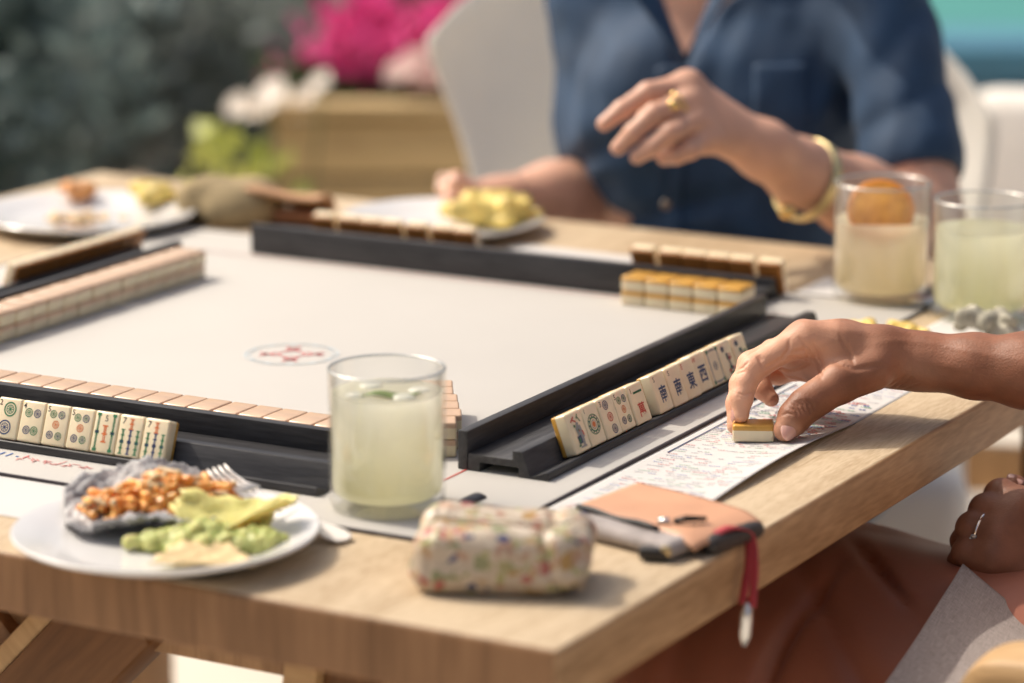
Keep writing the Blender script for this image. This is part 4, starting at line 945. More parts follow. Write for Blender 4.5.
def skin_lines(lines, prw_):
    def f(D, X, Y, Z):
        mn_ = np.array([X[0, 0, 0], Y[0, 0, 0], Z[0, 0, 0]]); vx = X[1, 0, 0]-X[0, 0, 0]; G = np.zeros_like(D); Gn = np.zeros_like(D); dims = np.array(D.shape)
        ds = np.arange(2.22, 2.52, .0006)
        for pts, w_, amp in lines:
            amp = amp*1.75 if amp > 0 else amp*.55; w_ = w_*1.12
            sm_ = []
            for (a, b) in zip(pts, pts[1:]):
                n = max(2, int(math.hypot(b[0]-a[0], b[1]-a[1])/.7)); sm_ += [(a[0]+(b[0]-a[0])*t/n, a[1]+(b[1]-a[1])*t/n) for t in range(n)]
            sm_.append(pts[-1]); N = len(sm_)
            for i, (px, py) in enumerate(sm_):
                d1 = np.array(sight(px, py, 1.0))-CAM; P_ = CAM+ds[:, None]*d1-prw_
                I = np.rint((P_-mn_)/vx).astype(int); ok = ((I >= 0) & (I < dims)).all(1); I = np.clip(I, 0, dims-1); v = np.where(ok, D[I[:, 0], I[:, 1], I[:, 2]], 1.0)
                hit = np.nonzero(v < 0)[0]
                if not len(hit): continue
                c = P_[hit[0]]; taper = min(1, 3*min(i, N-1-i)/N+.25); ii = np.rint((c-mn_)/vx).astype(int); h = int(3*w_/vx)+1
                lo = np.maximum(ii-h, 0); hi = np.minimum(ii+h+1, dims); sl = tuple(slice(a, b) for a, b in zip(lo, hi))
                e = np.exp(-((X[sl]-c[0])**2+(Y[sl]-c[1])**2+(Z[sl]-c[2])**2)/w_**2)*amp*taper
                if amp > 0: G[sl] = np.maximum(G[sl], e)
                else: Gn[sl] = np.minimum(Gn[sl], e)
        return D+G+Gn
    return f
slf = skin_lines(SKINLINES, np.array(prw))
def skin_post(D, X, Y, Z): return slf(D+.00040*wob(X, Y, Z, 330, 5)+.0006*wob(X, Y, Z, 120, 6), X, Y, Z)
p_hand = hand.build(.0008, skin_post)
# other hand resting on the lap
Z1 = 2.425
def K(px, py, dz=0.0): return rel(sight(px, py, Z1+dz/1000))
lh = Field()
k_idx = [(K(1026, 512, -2), 0.0153), (K(1001, 496, 14), 0.0133), (K(992, 508, 34), 0.0113), (K(1000, 522, 34), 0.0096)]
k_mid = [(K(1014, 524, -9), 0.0153), (K(987, 511, 4), 0.0133), (K(977, 524, 24), 0.0113), (K(988, 538, 26), 0.0096)]
k_rin = [(K(1003, 539, -15), 0.0147), (K(973, 529, -4), 0.0127), (K(964, 541, 12), 0.0107), (K(976, 553, 18), 0.0093)]
k_pin = [(K(996, 560, -20), 0.0141), (K(968, 552, -12), 0.0119), (K(961, 562, 2), 0.0102), (K(970, 572, 10), 0.0088)]
for ch in (k_idx, k_mid, k_rin, k_pin): lh.chain(ch, .004)
lwr = K(1064, 598, -14)
for a_ in (k_idx, k_mid, k_rin, k_pin): lh.cone(lwr, .0225, a_[0][0], a_[0][1]*1.04, k=.014)
lh.chain([(K(1056, 565, 22), .017), (K(1036, 520, 34), .0130), (K(1022, 497, 36), .0105), (K(1015, 486, 34), .0088)], .008)
l_elb = rel(mw(.36, .405, -.035))
lh.chain([(lwr, .0235), (tuple(Vector(lwr).lerp(Vector(l_elb), .4)), .032), (l_elb, .040)], .014)
lc = crease([(K(999, 497, 6), Hv(1, .8), .001, .0009, .008), (K(986, 512, 0), Hv(1, .8), .001, .0009, .008), (K(1010, 530, -10), Hv(.6, 1), .002, .0008, .014)])
p_lh = lh.build(.0011, lambda D, X, Y, Z: lc(D+.0005*wob(X, Y, Z, 300, 7)+.0009*wob(X, Y, Z, 130, 9), X, Y, Z))
# torso, neck, head, legs below the clothes
bt = Field(); hipc = tuple(mw(.38, .60, -.22)-prw); chest = tuple(mw(.38, .60, .26)-prw); sh_l = tuple(mw(.36, .44, .385)-prw); neck = tuple(mw(.36, .60, .46)-prw); hd = tuple(mw(.34, .60, .60)-prw)
facing = tuple((mw(-.4, .55, -.12)-mw(.34, .60, .10)))
MB_ = np.array(Matrix.Rotation(-YAW, 3, 'Z'))
bt.ell(hipc, (.12, .165, .12), MB_, k=.03); bt.ell(chest, (.105, .155, .18), MB_, k=.05); bt.ell(tuple(mw(.385, .60, .02)-prw), (.10, .135, .17), MB_, k=.05)
bt.cone(sh_l, .052, sh_r, .052, k=.04); bt.cone(sh_r, .050, elb, .041, k=.02); bt.cone(sh_l, .050, l_elb, .041, k=.02); bt.cone(tuple(mw(.37, .60, .38)-prw), .055, neck, .052, k=.03); bt.cone(neck, .050, hd, .05, k=.02)
hip_n, hip_f = tuple(mw(.34, .53, -.215)-prw), tuple(mw(.34, .70, -.200)-prw)
kn_n, kn_f = tuple(mw(-.13, .50, -.215)-prw), tuple(mw(-.10, .715, -.213)-prw)
an_n, an_f = tuple(mw(-.10, .46, -.66)-prw), tuple(mw(-.04, .74, -.66)-prw)
for h_, k_, a_ in ((hip_n, kn_n, an_n), (hip_f, kn_f, an_f)):
    bt.cone(h_, .078, k_, .056, k=.02); bt.cone(k_, .054, a_, .036, k=.02); t_ = tuple(Vector(a_)+Vector((-.13, .06, -.045))); bt.cone(a_, .036, t_, .026, k=.02)
at_, HM = head_parts(bt, hd, facing)
p_body = bt.build(.0045)
tips = [np.array(c[0]) for ch in (idx, mid, rng_, pky) for c in ch]
thb = [np.array(c[0]) for c in thm]+[np.array(wr), np.array(H(880, 346, 20)), np.array(H(930, 360, 30)), np.array(elb)]
palm = np.array(H(803, 357, 20)); lneg = np.array(K(1000, 530, 0))
def tone_fn(V):
    V = np.asarray(V, float)
    df = np.min([np.linalg.norm(V-t, axis=1) for t in tips[:]], axis=0); dt = np.min([np.linalg.norm(V-t, axis=1) for t in thb[1:]], axis=0)
    out = sm(dt-df, -.004, .018)*.95
    dp = np.linalg.norm(V-palm, axis=1); out = np.maximum(out, (1-sm(dp, .016, .044))*.85)
    dorsal = sm((V@np.array(Hv(.15, -1)))-(np.array(H(790, 340, 25))@np.array(Hv(.15, -1))), .000, .012); out *= 1-.45*dorsal
    near = np.linalg.norm(V-palm, axis=1) < .11
    nail_th = np.linalg.norm(V-np.array(H(785, 431, -12)), axis=1); out = np.maximum(out, .35*(1-sm(nail_th, .008, .016)))
    out = np.where(near, out, 0)
    sd_ = np.linalg.norm(V-np.array(H(853, 347, 18)), axis=1); out = np.maximum(out, .38*(1-sm(sd_, .008, .034)))  # paler patch painted in to lift the self-shadow beside the knuckles
    # wrist underside and lap-hand fingertips a little paler
    uw = np.linalg.norm(V-np.array(H(905, 384, 20)), axis=1); out = np.maximum(out, .30*(1-sm(uw, .01, .04)))
    for ch in (k_idx, k_mid, k_rin, k_pin): out = np.maximum(out, .25*(1-sm(np.linalg.norm(V-np.array(ch[-1][0]), axis=1), .006, .016)))
    return out
body = field_obj('body', [p_hand, p_lh, p_body], M_skin_d, pr, tone=tone_fn)
M_nail = mat('nail', (.60, .33, .27), .22, coat=.5, sss=.2)
def nail(par, c, zdir, ydir, w_, l_, m=None, t=.0016):
    ff = Field().ell((0, 0, 0), (w_, l_, t)); p_, q_ = ff.build(.0004, pad=.002)
    p_[:, 2] -= .9*(p_[:, 0]**2)/w_*.55
    z = Vector(zdir).normalized(); y = Vector(ydir).normalized(); x = y.cross(z).normalized(); y = z.cross(x)
    A = np.array([[x.x, y.x, z.x], [x.y, y.y, z.y], [x.z, y.z, z.z]]); p_ = p_@A.T+np.array(c)
    return field_obj('fingernail', [(p_, q_)], m or M_nail, par)
tocam = Vector(sight(785, 430, .5))-Vector(sight(785, 430, 2.3)); tocam.normalize()
thd = (Vector(thm[-1][0])-Vector(thm[-2][0])).normalized()
zn = (tocam+Vector(Hv(.25, .35))*.45).normalized(); zn = (zn-thd*zn.dot(thd)).normalized()
nail(pr, Vector(thm[-1][0])+zn*.0088-thd*.0016, zn, thd, .0076, .0098, t=.0020)
zi = Vector(Hv(-1, -.1)); id_ = (Vector(idx[-1][0])-Vector(idx[-2][0])).normalized(); nail(pr, Vector(idx[-1][0])+zi*.0060, zi, id_, .0045, .0065)
zl = (Vector(K(1015, 470, 20))-Vector(K(1015, 486, 34))).normalized(); nail(pr, Vector(K(1015, 486, 34))+zl*.0078, zl, Vector(K(1012, 482, 34))-Vector(K(1022, 497, 36)), .0055, .0075)
# ring
rd = Vector(k_rin[1][0])-Vector(k_rin[0][0]); rc = Vector(k_rin[0][0])+rd*.72; rd.normalize()
u1 = (tocam-rd*tocam.dot(rd)).normalized(); u2 = rd.cross(u1); st_dir = Vector(Hv(-.95, -.05)); st_dir = (st_dir-rd*st_dir.dot(rd)).normalized()
M_ring = mat('ring_silver', (.85, .80, .75), .15, metal=1.0)
rgo = tube('ring', [rc+(u1*math.cos(2*math.pi*i/36)+u2*math.sin(2*math.pi*i/36))*.0146 for i in range(36)], .0014, M_ring, pr, closed=True)
sd = rd.cross(st_dir)
for off in (-.0036, 0, .0036):
    o_ = box_obj('stone', (.0030 if off else .0044, .0050 if off else .0072, .0028), rc+st_dir*.0155+sd*off*1.0, mat('ring_stone', (.75, .73, .72), .05, trans=.6), rgo, bevel=.0012)
    o_.rotation_euler = Matrix([[sd.x, rd.x, st_dir.x], [sd.y, rd.y, st_dir.y], [sd.z, rd.z, st_dir.z]]).to_euler()
# trousers
tr = Field()
for h_, k_, a_ in ((hip_n, kn_n, an_n), (hip_f, kn_f, an_f)):
    tr.cone(h_, .090, k_, .078, k=.05); a2 = tuple(Vector(a_)+Vector((0, 0, .08))); tr.cone(k_, .082, a2, .098, k=.05)
for q_ in (.25, .5, .75): tr.cone(tuple(Vector(hip_n).lerp(Vector(hip_f), q_)), .088, tuple(Vector(kn_n).lerp(Vector(kn_f), q_)), .078, k=.05)
tr.ell(hipc, (.14, .19, .13), MB_, k=.05); tr.cone(tuple((Vector(hip_n)+Vector(hip_f))/2), .095, tuple((Vector(kn_n)+Vector(kn_f))/2+Vector((0, 0, -.002))), .080, k=.07)
ey_ = (mw(0, 1)-mw(0, 0)); ex_ = (mw(1, 0)-mw(0, 0))
fold = crease([(rel(sight(775, 620, 2.33)), tuple(ex_), .008, .010, .11), (rel(sight(885, 580, 2.42)), Hv(.85, -.55), .006, .009, .06), (rel(sight(925, 592, 2.42)), Hv(.3, .95), .005, .004, .05), (rel(sight(700, 600, 2.35)), Hv(.95, .3), .012, .008, .10), (rel(sight(840, 640, 2.35)), Hv(.9, -.4), .010, .006, .12)])
p_tr = tr.build(.0035, lambda D, X, Y, Z: fold(D+.0035*wob(X, Y, Z, 26, 12)+.0016*wob(X, Y, Z, 70, 13), X, Y, Z))
field_obj('trousers', [p_tr], mat('rust_satin', (.31, .105, .060), .45, var=.12, scale=10, bump=.08, bscale=900, sheen=.1), pr)
bl = Field(); bl.ell(chest, (.122, .172, .20), MB_, k=.05); bl.ell(tuple(mw(.385, .60, .02)-prw), (.12, .155, .20), MB_, k=.05); bl.cone(sh_l, .068, sh_r, .068, k=.04)
for s_, e_2 in ((sh_r, elb), (sh_l, l_elb)): bl.cone(s_, .068, tuple(Vector(s_).lerp(Vector(e_2), .52)), .062, k=.03)
bl.cone(neck, .070, tuple(Vector(neck)+Vector((0, 0, .12))), .07, k=.01, op='s')
field_obj('blouse', [bl.build(.005, lambda D, X, Y, Z: D+.003*wob(X, Y, Z, 40, 14))], mat('linen_blouse', (.40, .35, .32), .9, var=.1, scale=60), pr)
head_extras(pr, at_, HM, 1.0, mat('dark_hair', (.018, .012, .010), .5))
for a_ in (an_n, an_f):
    t_ = Vector(a_)+Vector((-.06, .03, -.05)); o_ = box_obj('shoe', (.25, .088, .045), t_, mat('tan_shoe', (.25, .13, .07), .5), pr, bevel=.02, rot=(0, 0, R(155)), seg=4); o_.location.z = .0235
# grey linen over the lap
c00, c10, c01, c11 = sight(962, 566, 2.375), sight(1060, 648, 2.30), sight(866, 712, 2.17), sight(1050, 745, 2.12)
mid_ = tocam
def linen(u, v):
    p = c00.lerp(c10, u).lerp(c01.lerp(c11, u), v); b_ = .020*math.sin(math.pi*min(1, v*.9))
    return p+tocam*(b_+.0022*math.sin(u*9+v*4)+.0016*math.sin(v*15+u*5))
ln = sheet('linen_cloth', linen, 40, 60, weave_mat('grey_linen', (.39, .335, .31), (.215, .18, .165), scale=210, bump=.6), None, thick=.0022)
tag(ln, 'grey woven linen cloth over the lap below the hand with the ring', 'linen cloth')
# tile held between the fingers
hp = (on_plane(734.5, 442.5, TOP+.001)+on_plane(774, 444.5, TOP+.001))/2
ht = lay('golden-backed tile held between thumb and finger on the score card', 'tile under the hand', Vector((hp.x, hp.y+.0112, TOP+.0016)), R(-93.5), 'gold', 0)
del ht['group']

# ---- the person in the navy shirt across the table
M_skin_l = mat('light_skin', (.66, .375, .265), .45, var=.10, scale=40, sss=.15, bump=.1, bscale=500)
wo = thing('person', 'person in a navy short-sleeved shirt and gold bracelet, one hand raised over the table', 'person', (.21, 3.32, 0)); wow = Vector(wo.location)
def Wd(px, py, z_): return tuple(sight(px, py, z_)-wow)
wh = Field()
w_wr = Wd(764, 150, 2.985)
f_i = [(Wd(688, 85, 2.955), .0118), (Wd(648, 93, 2.935), .0100), (Wd(622, 110, 2.928), .0086), (Wd(604, 124, 2.925), .0070)]
f_m = [(Wd(690, 102, 2.945), .0118), (Wd(654, 114, 2.918), .0100), (Wd(633, 133, 2.915), .0086), (Wd(618, 148, 2.918), .0072)]
f_r = [(Wd(697, 121, 2.940), .0114), (Wd(670, 133, 2.912), .0096), (Wd(651, 148, 2.912), .0084), (Wd(637, 157, 2.916), .0070)]
f_p = [(Wd(708, 139, 2.940), .0110), (Wd(690, 150, 2.920), .0088), (Wd(676, 155, 2.922), .0086), (Wd(664, 158, 2.930), .0072)]
for ch in (f_i, f_m, f_r, f_p): wh.chain(ch, .004); wh.cone(w_wr, .0195, ch[0][0], ch[0][1]*1.05, k=.014)
wh.chain([(Wd(745, 140, 3.01), .018), (Wd(700, 115, 3.00), .013), (Wd(668, 112, 2.985), .0105), (Wd(645, 118, 2.97), .0085)], .008)
w_el = Wd(926, 222, 3.13)
wh.chain([(w_wr, .0265), (Wd(800, 172, 3.02), .031), (Wd(856, 197, 3.075), .038), (w_el, .040)], .014)
pw1 = wh.build(.0016)
w2 = Field(); r_el = Wd(600, 192, 3.36); r_wr = Wd(500, 203, 3.29)
w2.chain([(r_el, .040), (Wd(552, 197, 3.33), .036), (r_wr, .026), (Wd(474, 198, 3.27), .019)], .014)
for dy, dz_ in ((-8, 0), (0, -.01), (8, -.015), (14, -.01)): w2.chain([(Wd(474, 196+dy*.5, 3.265+dz_), .010), (Wd(456, 188+dy, 3.255+dz_), .009), (Wd(449, 195+dy, 3.25+dz_), .0075)], .004)
w2.chain([(Wd(480, 200, 3.26), .011), (Wd(465, 190, 3.24), .0095), (Wd(456, 183, 3.235), .008)], .004)
pw2 = w2.build(.002)
wt = Field(); w_shl, w_shr = Wd(852, -105, 3.30), Wd(606, -95, 3.36); ax = Vector(w_shl)-Vector(w_shr); 
rz_w = math.atan2(ax.y, ax.x); MW = np.array(Matrix.Rotation(rz_w, 3, 'Z'))
def torso(f, g):
    f.ell(Wd(722, 10, 3.36), (.150+g, .100+g, .17+g), MW, k=.05); f.ell(Wd(725, 225, 3.36), (.128+g, .095+g, .16+g), MW, k=.06); f.ell(Wd(728, 420, 3.38), (.16+g, .12+g, .12+g), MW, k=.06)
    f.ell(Wd(650, 108, 3.300), (.068+g, .062+g, .072+g), MW, k=.06); f.ell(Wd(778, 110, 3.284), (.068+g, .062+g, .072+g), MW, k=.06)
    f.cone(w_shl, .050+g, w_shr, .050+g, k=.05)
    f.cone(w_shl, .050+g, Wd(826, 60, 3.31), .045+g, k=.05)
torso(wt, 0); w_nk = tuple((Vector(w_shl)+Vector(w_shr))/2+Vector((0, -.02, .06))); w_hd = tuple(Vector(w_nk)+Vector((-.01, -.045, .155)))
wt.cone(w_shl, .046, w_el, .040, k=.02); wt.cone(w_shr, .046, r_el, .040, k=.02); wt.cone(tuple(Vector(w_nk)+Vector((0, .01, -.06))), .056, w_nk, .048, k=.03); wt.cone(w_nk, .047, w_hd, .05, k=.02)
atw, HW = head_parts(wt, w_hd, (-.35, -1, -.25))
hpw = Wd(728, 440, 3.38)
for q in (-1, 1):
    k_ = tuple(Vector(hpw)+Vector((q*.08-.12, -.40, 0))); wt.cone(tuple(Vector(hpw)+Vector((q*.09, 0, 0))), .08, k_, .056, k=.02); wt.cone(k_, .055, (k_[0], k_[1]+.02, .06), .036, k=.02); wt.cone((k_[0], k_[1]+.02, .05), .036, (k_[0], k_[1]-.11, .032), .028, k=.02)
field_obj('body', [pw1, pw2, wt.build(.005)], M_skin_l, wo)
sh = Field(); torso(sh, .013)
sh.cone(w_shl, .060, tuple(Vector(w_shl).lerp(Vector(w_el), .80)), .053, k=.03); sh.cone(w_shr, .062, tuple(Vector(w_shr).lerp(Vector(r_el), .82)), .050, k=.02)
e1_ = Vector(w_el)-Vector(w_shl); e1_.normalize(); 
sh.cone(tuple(Vector(w_shl).lerp(Vector(w_el), .80)+e1_*.062), .055, tuple(Vector(w_el)+e1_*.02), .055, k=.004, op='s')
e2_ = (Vector(r_el)-Vector(w_shr)).normalized(); sh.cone(tuple(Vector(w_shr).lerp(Vector(r_el), .82)+e2_*.058), .052, tuple(Vector(r_el)+e2_*.02), .052, k=.004, op='s')
vb = Wd(684, 54, 3.235)
sh.cone(vb, .012, Wd(690, -40, 3.26), .060, k=.006, op='s'); sh.cone(Wd(690, -40, 3.26), .060, tuple(Vector(w_nk)+Vector((0, -.02, .02))), .075, k=.006, op='s')
shf = crease([(Wd(600, 150, 3.25), Hv(.4, 1), .012, .008, .07), (Wd(640, 215, 3.25), Hv(.2, 1), .012, .010, .10), (Wd(700, 235, 3.25), Hv(-.2, 1), .010, .008, .08), (Wd(880, 60, 3.22), Hv(.8, .6), .014, .008, .08), (Wd(900, 110, 3.2), Hv(.5, .8), .012, .008, .07), (Wd(845, 60, 3.2), Hv(1, 0), .012, .005, .12), (Wd(670, 170, 3.2), Hv(1, .15), .006, .004, .12)])
M_navy = mat('navy_denim', (.013, .048, .112), .75, var=.25, scale=14, bump=.25, bscale=420, sheen=.06)
def shirt_post(D, X, Y, Z): return shf(D+.0050*wob(X, Y, Z, 34, 15)+.0042*wob(X, Y, Z, 75, 16)+.0022*wob(X, Y, Z, 150, 17), X, Y, Z)
field_obj('shirt', [sh.build(.004, shirt_post)], M_navy, wo)
def patch_post(xa, xb, za, zb, lift):
    def f(D, X, Y, Z):
        D = shirt_post(D, X, Y, Z)-lift; return np.maximum.reduce([D, xa-X, X-xb, za-Z, Z-zb, Y+.01+0*X])
    return f
pa, pb_ = Wd(752, 62, 3.22), Wd(806, 140, 3.22)
field_obj('pocket', [sh.build(.004, patch_post(pa[0], pb_[0], pb_[2], pa[2], .0045))], M_navy, wo)
pa, pb_ = Wd(656, 66, 3.22), Wd(686, 262, 3.22)
field_obj('placket', [sh.build(.004, patch_post(pa[0], pb_[0], pb_[2], pa[2], .0035))], M_navy, wo)
for sgn, (px0, py0), (px1, py1) in ((-1, (648, -35), (640, 40)), (1, (722, -35), (716, 42))):
    a_, b_, c_ = Vector(Wd(684, 62, 3.195)), Vector(Wd(px0, py0, 3.215)), Vector(Wd(px1+sgn*12, py1-50, 3.185))
    sheet('collar', lambda u, v: a_.lerp(b_, v).lerp(a_.lerp(c_, v), u)+Vector((0, -.004*math.sin(math.pi*u), 0)), 6, 10, M_navy, wo, thick=.003)
for (px, py) in ((668, 100), (664, 150), (666, 205)):
    o_ = lathe('button', [(0, 0), (.0045, 0), (.0052, .001), (.0045, .0022), (0, .0018)], mat('button_horn', (.16, .12, .09), .3), wo, 16); o_.location = Wd(px, py, 3.205); o_.rotation_euler = (R(90), 0, 0)
sk = Field(); sk.ell(hpw, (.18, .14, .12), MW, k=.03)
for q in (-1, 1):
    k_ = tuple(Vector(hpw)+Vector((q*.08-.12, -.40, 0))); sk.cone(tuple(Vector(hpw)+Vector((q*.09, 0, 0))), .095, k_, .072, k=.05); sk.cone(k_, .07, (k_[0], k_[1]+.02, .14), .06, k=.03)
field_obj('trousers', [sk.build(.006)], mat('blue_jeans', (.12, .18, .26), .8, var=.2, scale=30), wo)
for q in (-1, 1):
    o_ = box_obj('shoe', (.088, .25, .045), tuple(Vector(hpw)+Vector((q*.08-.12, -.44, 0))), mat('white_shoe', (.6, .58, .55), .5), wo, bevel=.02, seg=4); o_.location.z = .0235
head_extras(wo, atw, HW, 1.0, mat('brown_hair', (.10, .05, .025), .5), long=True)
M_goldm = mat('gold_metal', (.86, .60, .24), .25, metal=1.0)
bd = (Vector(Wd(860, 198, 3.075))-Vector(Wd(800, 172, 3.02))).normalized(); bc = Vector(Wd(807, 180, 3.03)); b1 = bd.orthogonal().normalized(); b2 = bd.cross(b1)
br = sheet('bracelet', lambda u, v: bc+(b1*math.cos(2*math.pi*u)+b2*math.sin(2*math.pi*u))*(.0400+.0012*math.sin(math.pi*v))+bd*(v-.5)*.012, 48, 4, mat('cuff_gold', (.80, .66, .34), .3, metal=.75), wo, thick=.0018)
ff = Field().ell(Wd(787, 211, 2.985), (.008, .007, .008)); field_obj('bead', [ff.build(.0012)], M_goldm, br)
rdw = (Vector(f_r[1][0])-Vector(f_r[0][0])).normalized(); rcw = Vector(f_m[0][0]).lerp(Vector(f_m[1][0]), .42); r1 = rdw.orthogonal().normalized(); r2 = rdw.cross(r1)
rg = tube('ring', [rcw+(r1*math.cos(2*math.pi*i/30)+r2*math.sin(2*math.pi*i/30))*.0125 for i in range(30)], .0014, M_goldm, wo, closed=True)
ff = Field().ell(tuple(rcw+Vector((-.002, -.0140, .004))), (.0062, .004, .0056)); field_obj('ring_bezel', [ff.build(.001)], M_goldm, rg)

# ------------------------------------------------------------------ chairs
wc_ = thing('armchair', 'white canvas covered armchair behind the person in navy', 'chair', (.235, 3.72, 0), R(-3))
def back_fn(u, v):
    t = (u-.5)*2; half = .325-.15*(1-v)**1.1*(1 if t < 0 else .15)
    x = t*half; y = .02-.20*abs(t)**2.2*(1-.25*v)+.05*v; topz = .95-(.155 if t > 0 else .085)*max(0, abs(t)-.50)/.50-.012*max(0, abs(t)-.9)/.1
    return (x, y, .36+(topz-.36)*v+.004*math.sin(u*22+v*5)+.016*math.sin(u*9.5+1)*v)
def drape(u, v):
    x, y, z = back_fn(u, v); return (x+.006*math.sin(v*11+u*4), y+.012*math.sin(u*26+v*3)*(.3+.7*v)+.010*math.sin(v*9-u*7), z)
o_ = sheet('back', drape, 60, 30, M_sling, wc_, thick=.004)
box_obj('seat', (.56, .52, .10), (0, -.22, .40), M_white_fabric, wc_, bevel=.03, seg=4)
for x in (-.25, .25):
    for y in (-.44, .0): box_obj('leg', (.04, .04, .352), (x, y, .176), M_chairwood, wc_, bevel=.004)
wch = thing('lounge_chair', 'low wooden chair with white cushions standing on the terrace at the far right', 'chair', (.86, 4.20, 0), R(-12)); wch.scale = (1, 1, .87)
M_cw = M_chairwood
for x in (-.30, .30):
    box_obj('post', (.045, .045, .70), (x, .26, .35), M_cw, wch, bevel=.005, rot=(R(-6), 0, 0)); box_obj('leg', (.045, .045, .55), (x, -.28, .275), M_cw, wch, bevel=.005)
    box_obj('arm', (.06, .62, .03), (x, -.02, .565), M_cw, wch, bevel=.008)
box_obj('top_rail', (.66, .035, .10), (0, .295, .67), M_cw, wch, bevel=.01)
box_obj('seat_rail', (.55, .03, .07), (0, -.28, .30), M_cw, wch, bevel=.005)
box_obj('seat_cushion', (.54, .54, .12), (0, -.0, .41), M_white_fabric, wch, bevel=.04, seg=4); box_obj('back_cushion', (.52, .12, .34), (0, .20, .62), M_white_fabric, wch, bevel=.045, rot=(R(-10), 0, 0), seg=4)
sg = thing('wooden_armchair', 'light wooden chair with a curved arm under the person in rust trousers', 'chair', mw(.42, .60, 0)-Vector((0, 0, TOP)), -YAW)
box_obj('seat', (.44, .50, .035), (-.02, 0, .425), M_arm, sg, bevel=.012, seg=3)
for y in (-.325, .30):
    P_ = smoothpts([Vector((.26, y*.92, .73)), Vector((.12, y*1.03, .712)), Vector((-.05, y*1.05, .695)), Vector((-.16, y*1.02, .694)), Vector((-.240, y*.98, .688)), Vector((-.270, y*.95, .656))], 8)
    sheet('arm', lambda u, v: P_[min(int(v*(len(P_)-1)), len(P_)-1)]+Vector((0, (u-.5)*.058*(1-.5*max(0, v-.85)/.15), -.004*(2*u-1)**2)), 6, 40, M_arm, sg, thick=.022)
    box_obj('leg', (.038, .038, .672), (-.17, y, .338), M_arm, sg, bevel=.008); box_obj('leg', (.038, .038, .70), (.22, y*.9, .35), M_arm, sg, bevel=.008)
sheet('backrest', lambda u, v: (.235+.06*v-.05*(2*u-1)**2+.05, (u-.5)*.50, .66+.20*v), 16, 8, M_arm, sg, thick=.018)

# ------------------------------------------------------------------ garden behind
def leaves(name, n, rad, size, m, parent, seed, clumps=14, squash=1.0, asp=2.4, gap=.55):
    rs = np.random.RandomState(seed); cl = rs.normal(size=(clumps, 3)); cl /= np.linalg.norm(cl, axis=1)[:, None]; cl *= (rs.rand(clumps, 1)**.4)*np.array(rad)*.78
    v, f = [], []
    for i in range(n):
        c = cl[rs.randint(clumps)]; p = c+rs.normal(size=3)*np.array(rad)*.24
        s = size*(.6+.8*rs.rand()); d = rs.normal(size=3)+np.array([0, 0, .5]); d /= np.linalg.norm(d); w_ = np.cross(d, rs.normal(size=3)); w_ /= np.linalg.norm(w_)+1e-9; nn = np.cross(d, w_)
        b = len(v); v += [p-d*s*.5, p+w_*s/asp*.5+nn*s*.06, p+d*s*.5, p-w_*s/asp*.5+nn*s*.06]; f += [(b, b+1, b+2), (b, b+2, b+3)]
    return mesh_obj(name, v, f, m, parent, smooth=False)
def shrub(name, label, cat, pos, rad, n, size, m, seed, group=None, clumps=14, stem=.012, asp=2.4):
    t = thing(name, label, cat, (pos[0], pos[1], 0), 0, group)
    o = leaves('foliage', n, rad, size, m, t, seed, clumps, asp=asp); o.location = (0, 0, pos[2])
    rs = random.Random(seed)
    for k in range(3):
        a = rs.uniform(0, 6.28); tube('stem', [(0.02*math.cos(a), .02*math.sin(a), 0.0), (rad[0]*.15*math.cos(a), rad[1]*.15*math.sin(a), pos[2]*.6), (rad[0]*.4*math.cos(a), rad[1]*.4*math.sin(a), pos[2]+rad[2]*.2)], [stem, stem*.8, stem*.4], mat('stem_brown', (.10, .07, .045), .8), t, seg=6)
    return t
def leafmat(name, a, b, tr=.5):
    m = mat(name, a, .5, col2=b, scale=7, detail=3, spec=.5)
    nt = m.node_tree; L = nt.links.new; t = nt.nodes.new('ShaderNodeBsdfTranslucent'); mx = nt.nodes.new('ShaderNodeMixShader'); mx.inputs[0].default_value = tr
    src = nt.nodes['Principled BSDF'].inputs['Base Color'].links[0].from_socket; L(src, t.inputs[0])
    L(nt.nodes['Principled BSDF'].outputs[0], mx.inputs[1]); L(t.outputs[0], mx.inputs[2]); L(mx.outputs[0], nt.nodes['Material Output'].inputs[0]); return m
L1 = leafmat('bluegreen_leaf', (.35, .46, .44), (.11, .16, .16)); L2 = leafmat('grey_leaf', (.48, .53, .50), (.15, .19, .19)); L3 = leafmat('olive_leaf', (.46, .46, .31), (.14, .15, .105))
spots = [(-1.02, 5.5, .50, .34, L1, 'dark blue-green shrub at the left edge of the garden, nearest the far left plate'), (-.62, 6.1, .56, .40, L2, 'greyish blue-green shrub in the middle of the dark hedge'), (-.98, 6.9, .70, .48, L1, 'tall dark shrub behind the left of the hedge'), (-.36, 6.9, .62, .44, L3, 'dark olive-green shrub behind the white flowers'), (-1.45, 6.2, .62, .46, L2, 'greyish shrub at the far left beyond the frame edge'), (-.66, 7.9, .80, .55, L1, 'large dark blue-green shrub at the back of the garden'), (-.10, 7.7, .60, .38, L1, 'dark shrub behind the pink flowers'), (-1.5, 7.9, .8, .55, L3, 'olive-green shrub at the back left corner')]
for i, (x, y, z, r_, m, lb) in enumerate(spots): shrub('garden_shrub', lb, 'shrub', (x, y, z), (r_, r_*.8, z*.72), 2600, .062, m, 40+i, 'shrubs of the dark hedge', 22)
pbx = thing('planter_box', 'weathered khaki planter box of horizontal boards below the pink flowers', 'planter', (-.04, 5.15, 0))
M_khaki = wood_mat('weathered_board', (.62, .46, .24), (.42, .30, .15), axis=0, fine=200, rough=.8, rings=8)
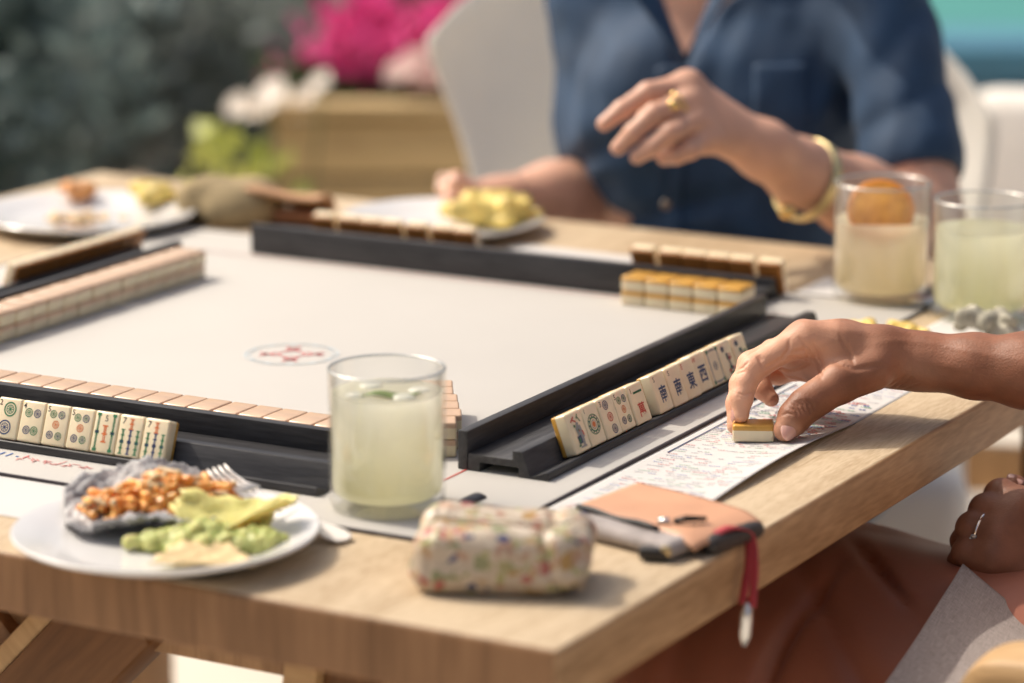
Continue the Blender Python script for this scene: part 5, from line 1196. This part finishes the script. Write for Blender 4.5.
for k in range(6):
    for (sx, sy, x, y) in ((.70, .022, 0, -.20), (.70, .022, 0, .20), (.022, .374, -.339, 0), (.022, .374, .339, 0)): box_obj('board', (sx, sy, .088), (x, y, .05+.094*k), M_khaki, pbx, bevel=.006)
box_obj('soil', (.65, .37, .50), (0, 0, .26), mat('planter_soil', (.06, .04, .028), .95, var=.3, scale=40), pbx, bevel=.002)
box_obj('cap_rail', (.74, .06, .022), (0, -.20, .582), M_khaki, pbx, bevel=.005)
shrub('bougainvillea', 'bright pink flowering bougainvillea in the planter box', 'flowering plant', (-.175, 5.20, .66), (.155, .11, .10), 430, .038, leafmat('pink_bract', (.90, .14, .42), (.72, .06, .28), .45), 60, None, 20, asp=1.3)
shrub('bougainvillea', 'small pink flowering sprig left of the bougainvillea, before the dark hedge', 'flowering plant', (-.41, 5.35, .60), (.03, .03, .03), 9, .026, MATS['pink_bract'], 63, None, 7, .006, asp=1.3)
lfs = leaves('foliage', 500, (.17, .12, .10), .04, leafmat('mid_leaf', (.10, .14, .05), (.04, .06, .025)), None, 61); lfs.location = (-.28, 5.22, .58); tag(lfs, 'green leaves growing low in the planter under the pink flowers', 'plant')
shrub('lime_plant', 'yellow-green leafy plant before the hedge, left of the planter box', 'plant', (-.40, 4.62, .555), (.125, .08, .075), 34, .052, leafmat('lime_leaf', (.66, .66, .18), (.36, .42, .09), .4), 70, None, 9, .006, asp=1.5)
def flowers(label, pos, n, spread, rad_, m, seed):
    t = thing('white_flowers', label, 'flowers', (pos[0], pos[1], 0)); rs = random.Random(seed)
    for i in range(n):
        x, y, z = rs.gauss(0, spread[0]), rs.gauss(0, spread[1]), pos[2]+rs.gauss(0, spread[2]); r_ = rad_*rs.uniform(.7, 1.2); v, f_ = [], []
        for p in range(5):
            a = p*2*math.pi/5+rs.random(); b = len(v); ca, sa = math.cos(a), math.sin(a)
            v += [(0, -.004, 0), (r_*.6*ca-r_*.62*sa, -.010, r_*.6*sa+r_*.62*ca), (r_*ca, -.004, r_*sa), (r_*.6*ca+r_*.62*sa, -.010, r_*.6*sa-r_*.62*ca)]; f_.append((b, b+1, b+2, b+3))
        o = mesh_obj('flower', v, f_, m, t, smooth=False); o.location = (x, y, z); o.rotation_euler = (rs.uniform(-1.2, -.5), 0, rs.uniform(-.9, .1))
        tube('stalk', [(x*.3, y*.3, 0), (x*.8, y*.9, z*.7), (x, y+.004, z)], .002, mat('green_stalk', (.08, .12, .04), .7), t, seg=5)
M_wf = leafmat('white_petal', (.90, .84, .76), (.86, .78, .70), .25)
flowers('cluster of white flowers above the yellow-green plant', (-.385, 4.95, .60), 12, (.048, .03, .020), .026, M_wf, 3)
flowers('pinkish white flowers at the right end of the pink bougainvillea', (-.135, 5.00, .63), 7, (.020, .02, .026), .028, leafmat('pinkish_petal', (.88, .68, .64), (.80, .58, .55), .5), 5)
flowers('single pale flower low before the dark hedge on the left', (-.56, 4.7, .50), 2, (.012, .02, .012), .022, leafmat('beige_petal', (.70, .58, .46), (.6, .48, .36), .5), 7)
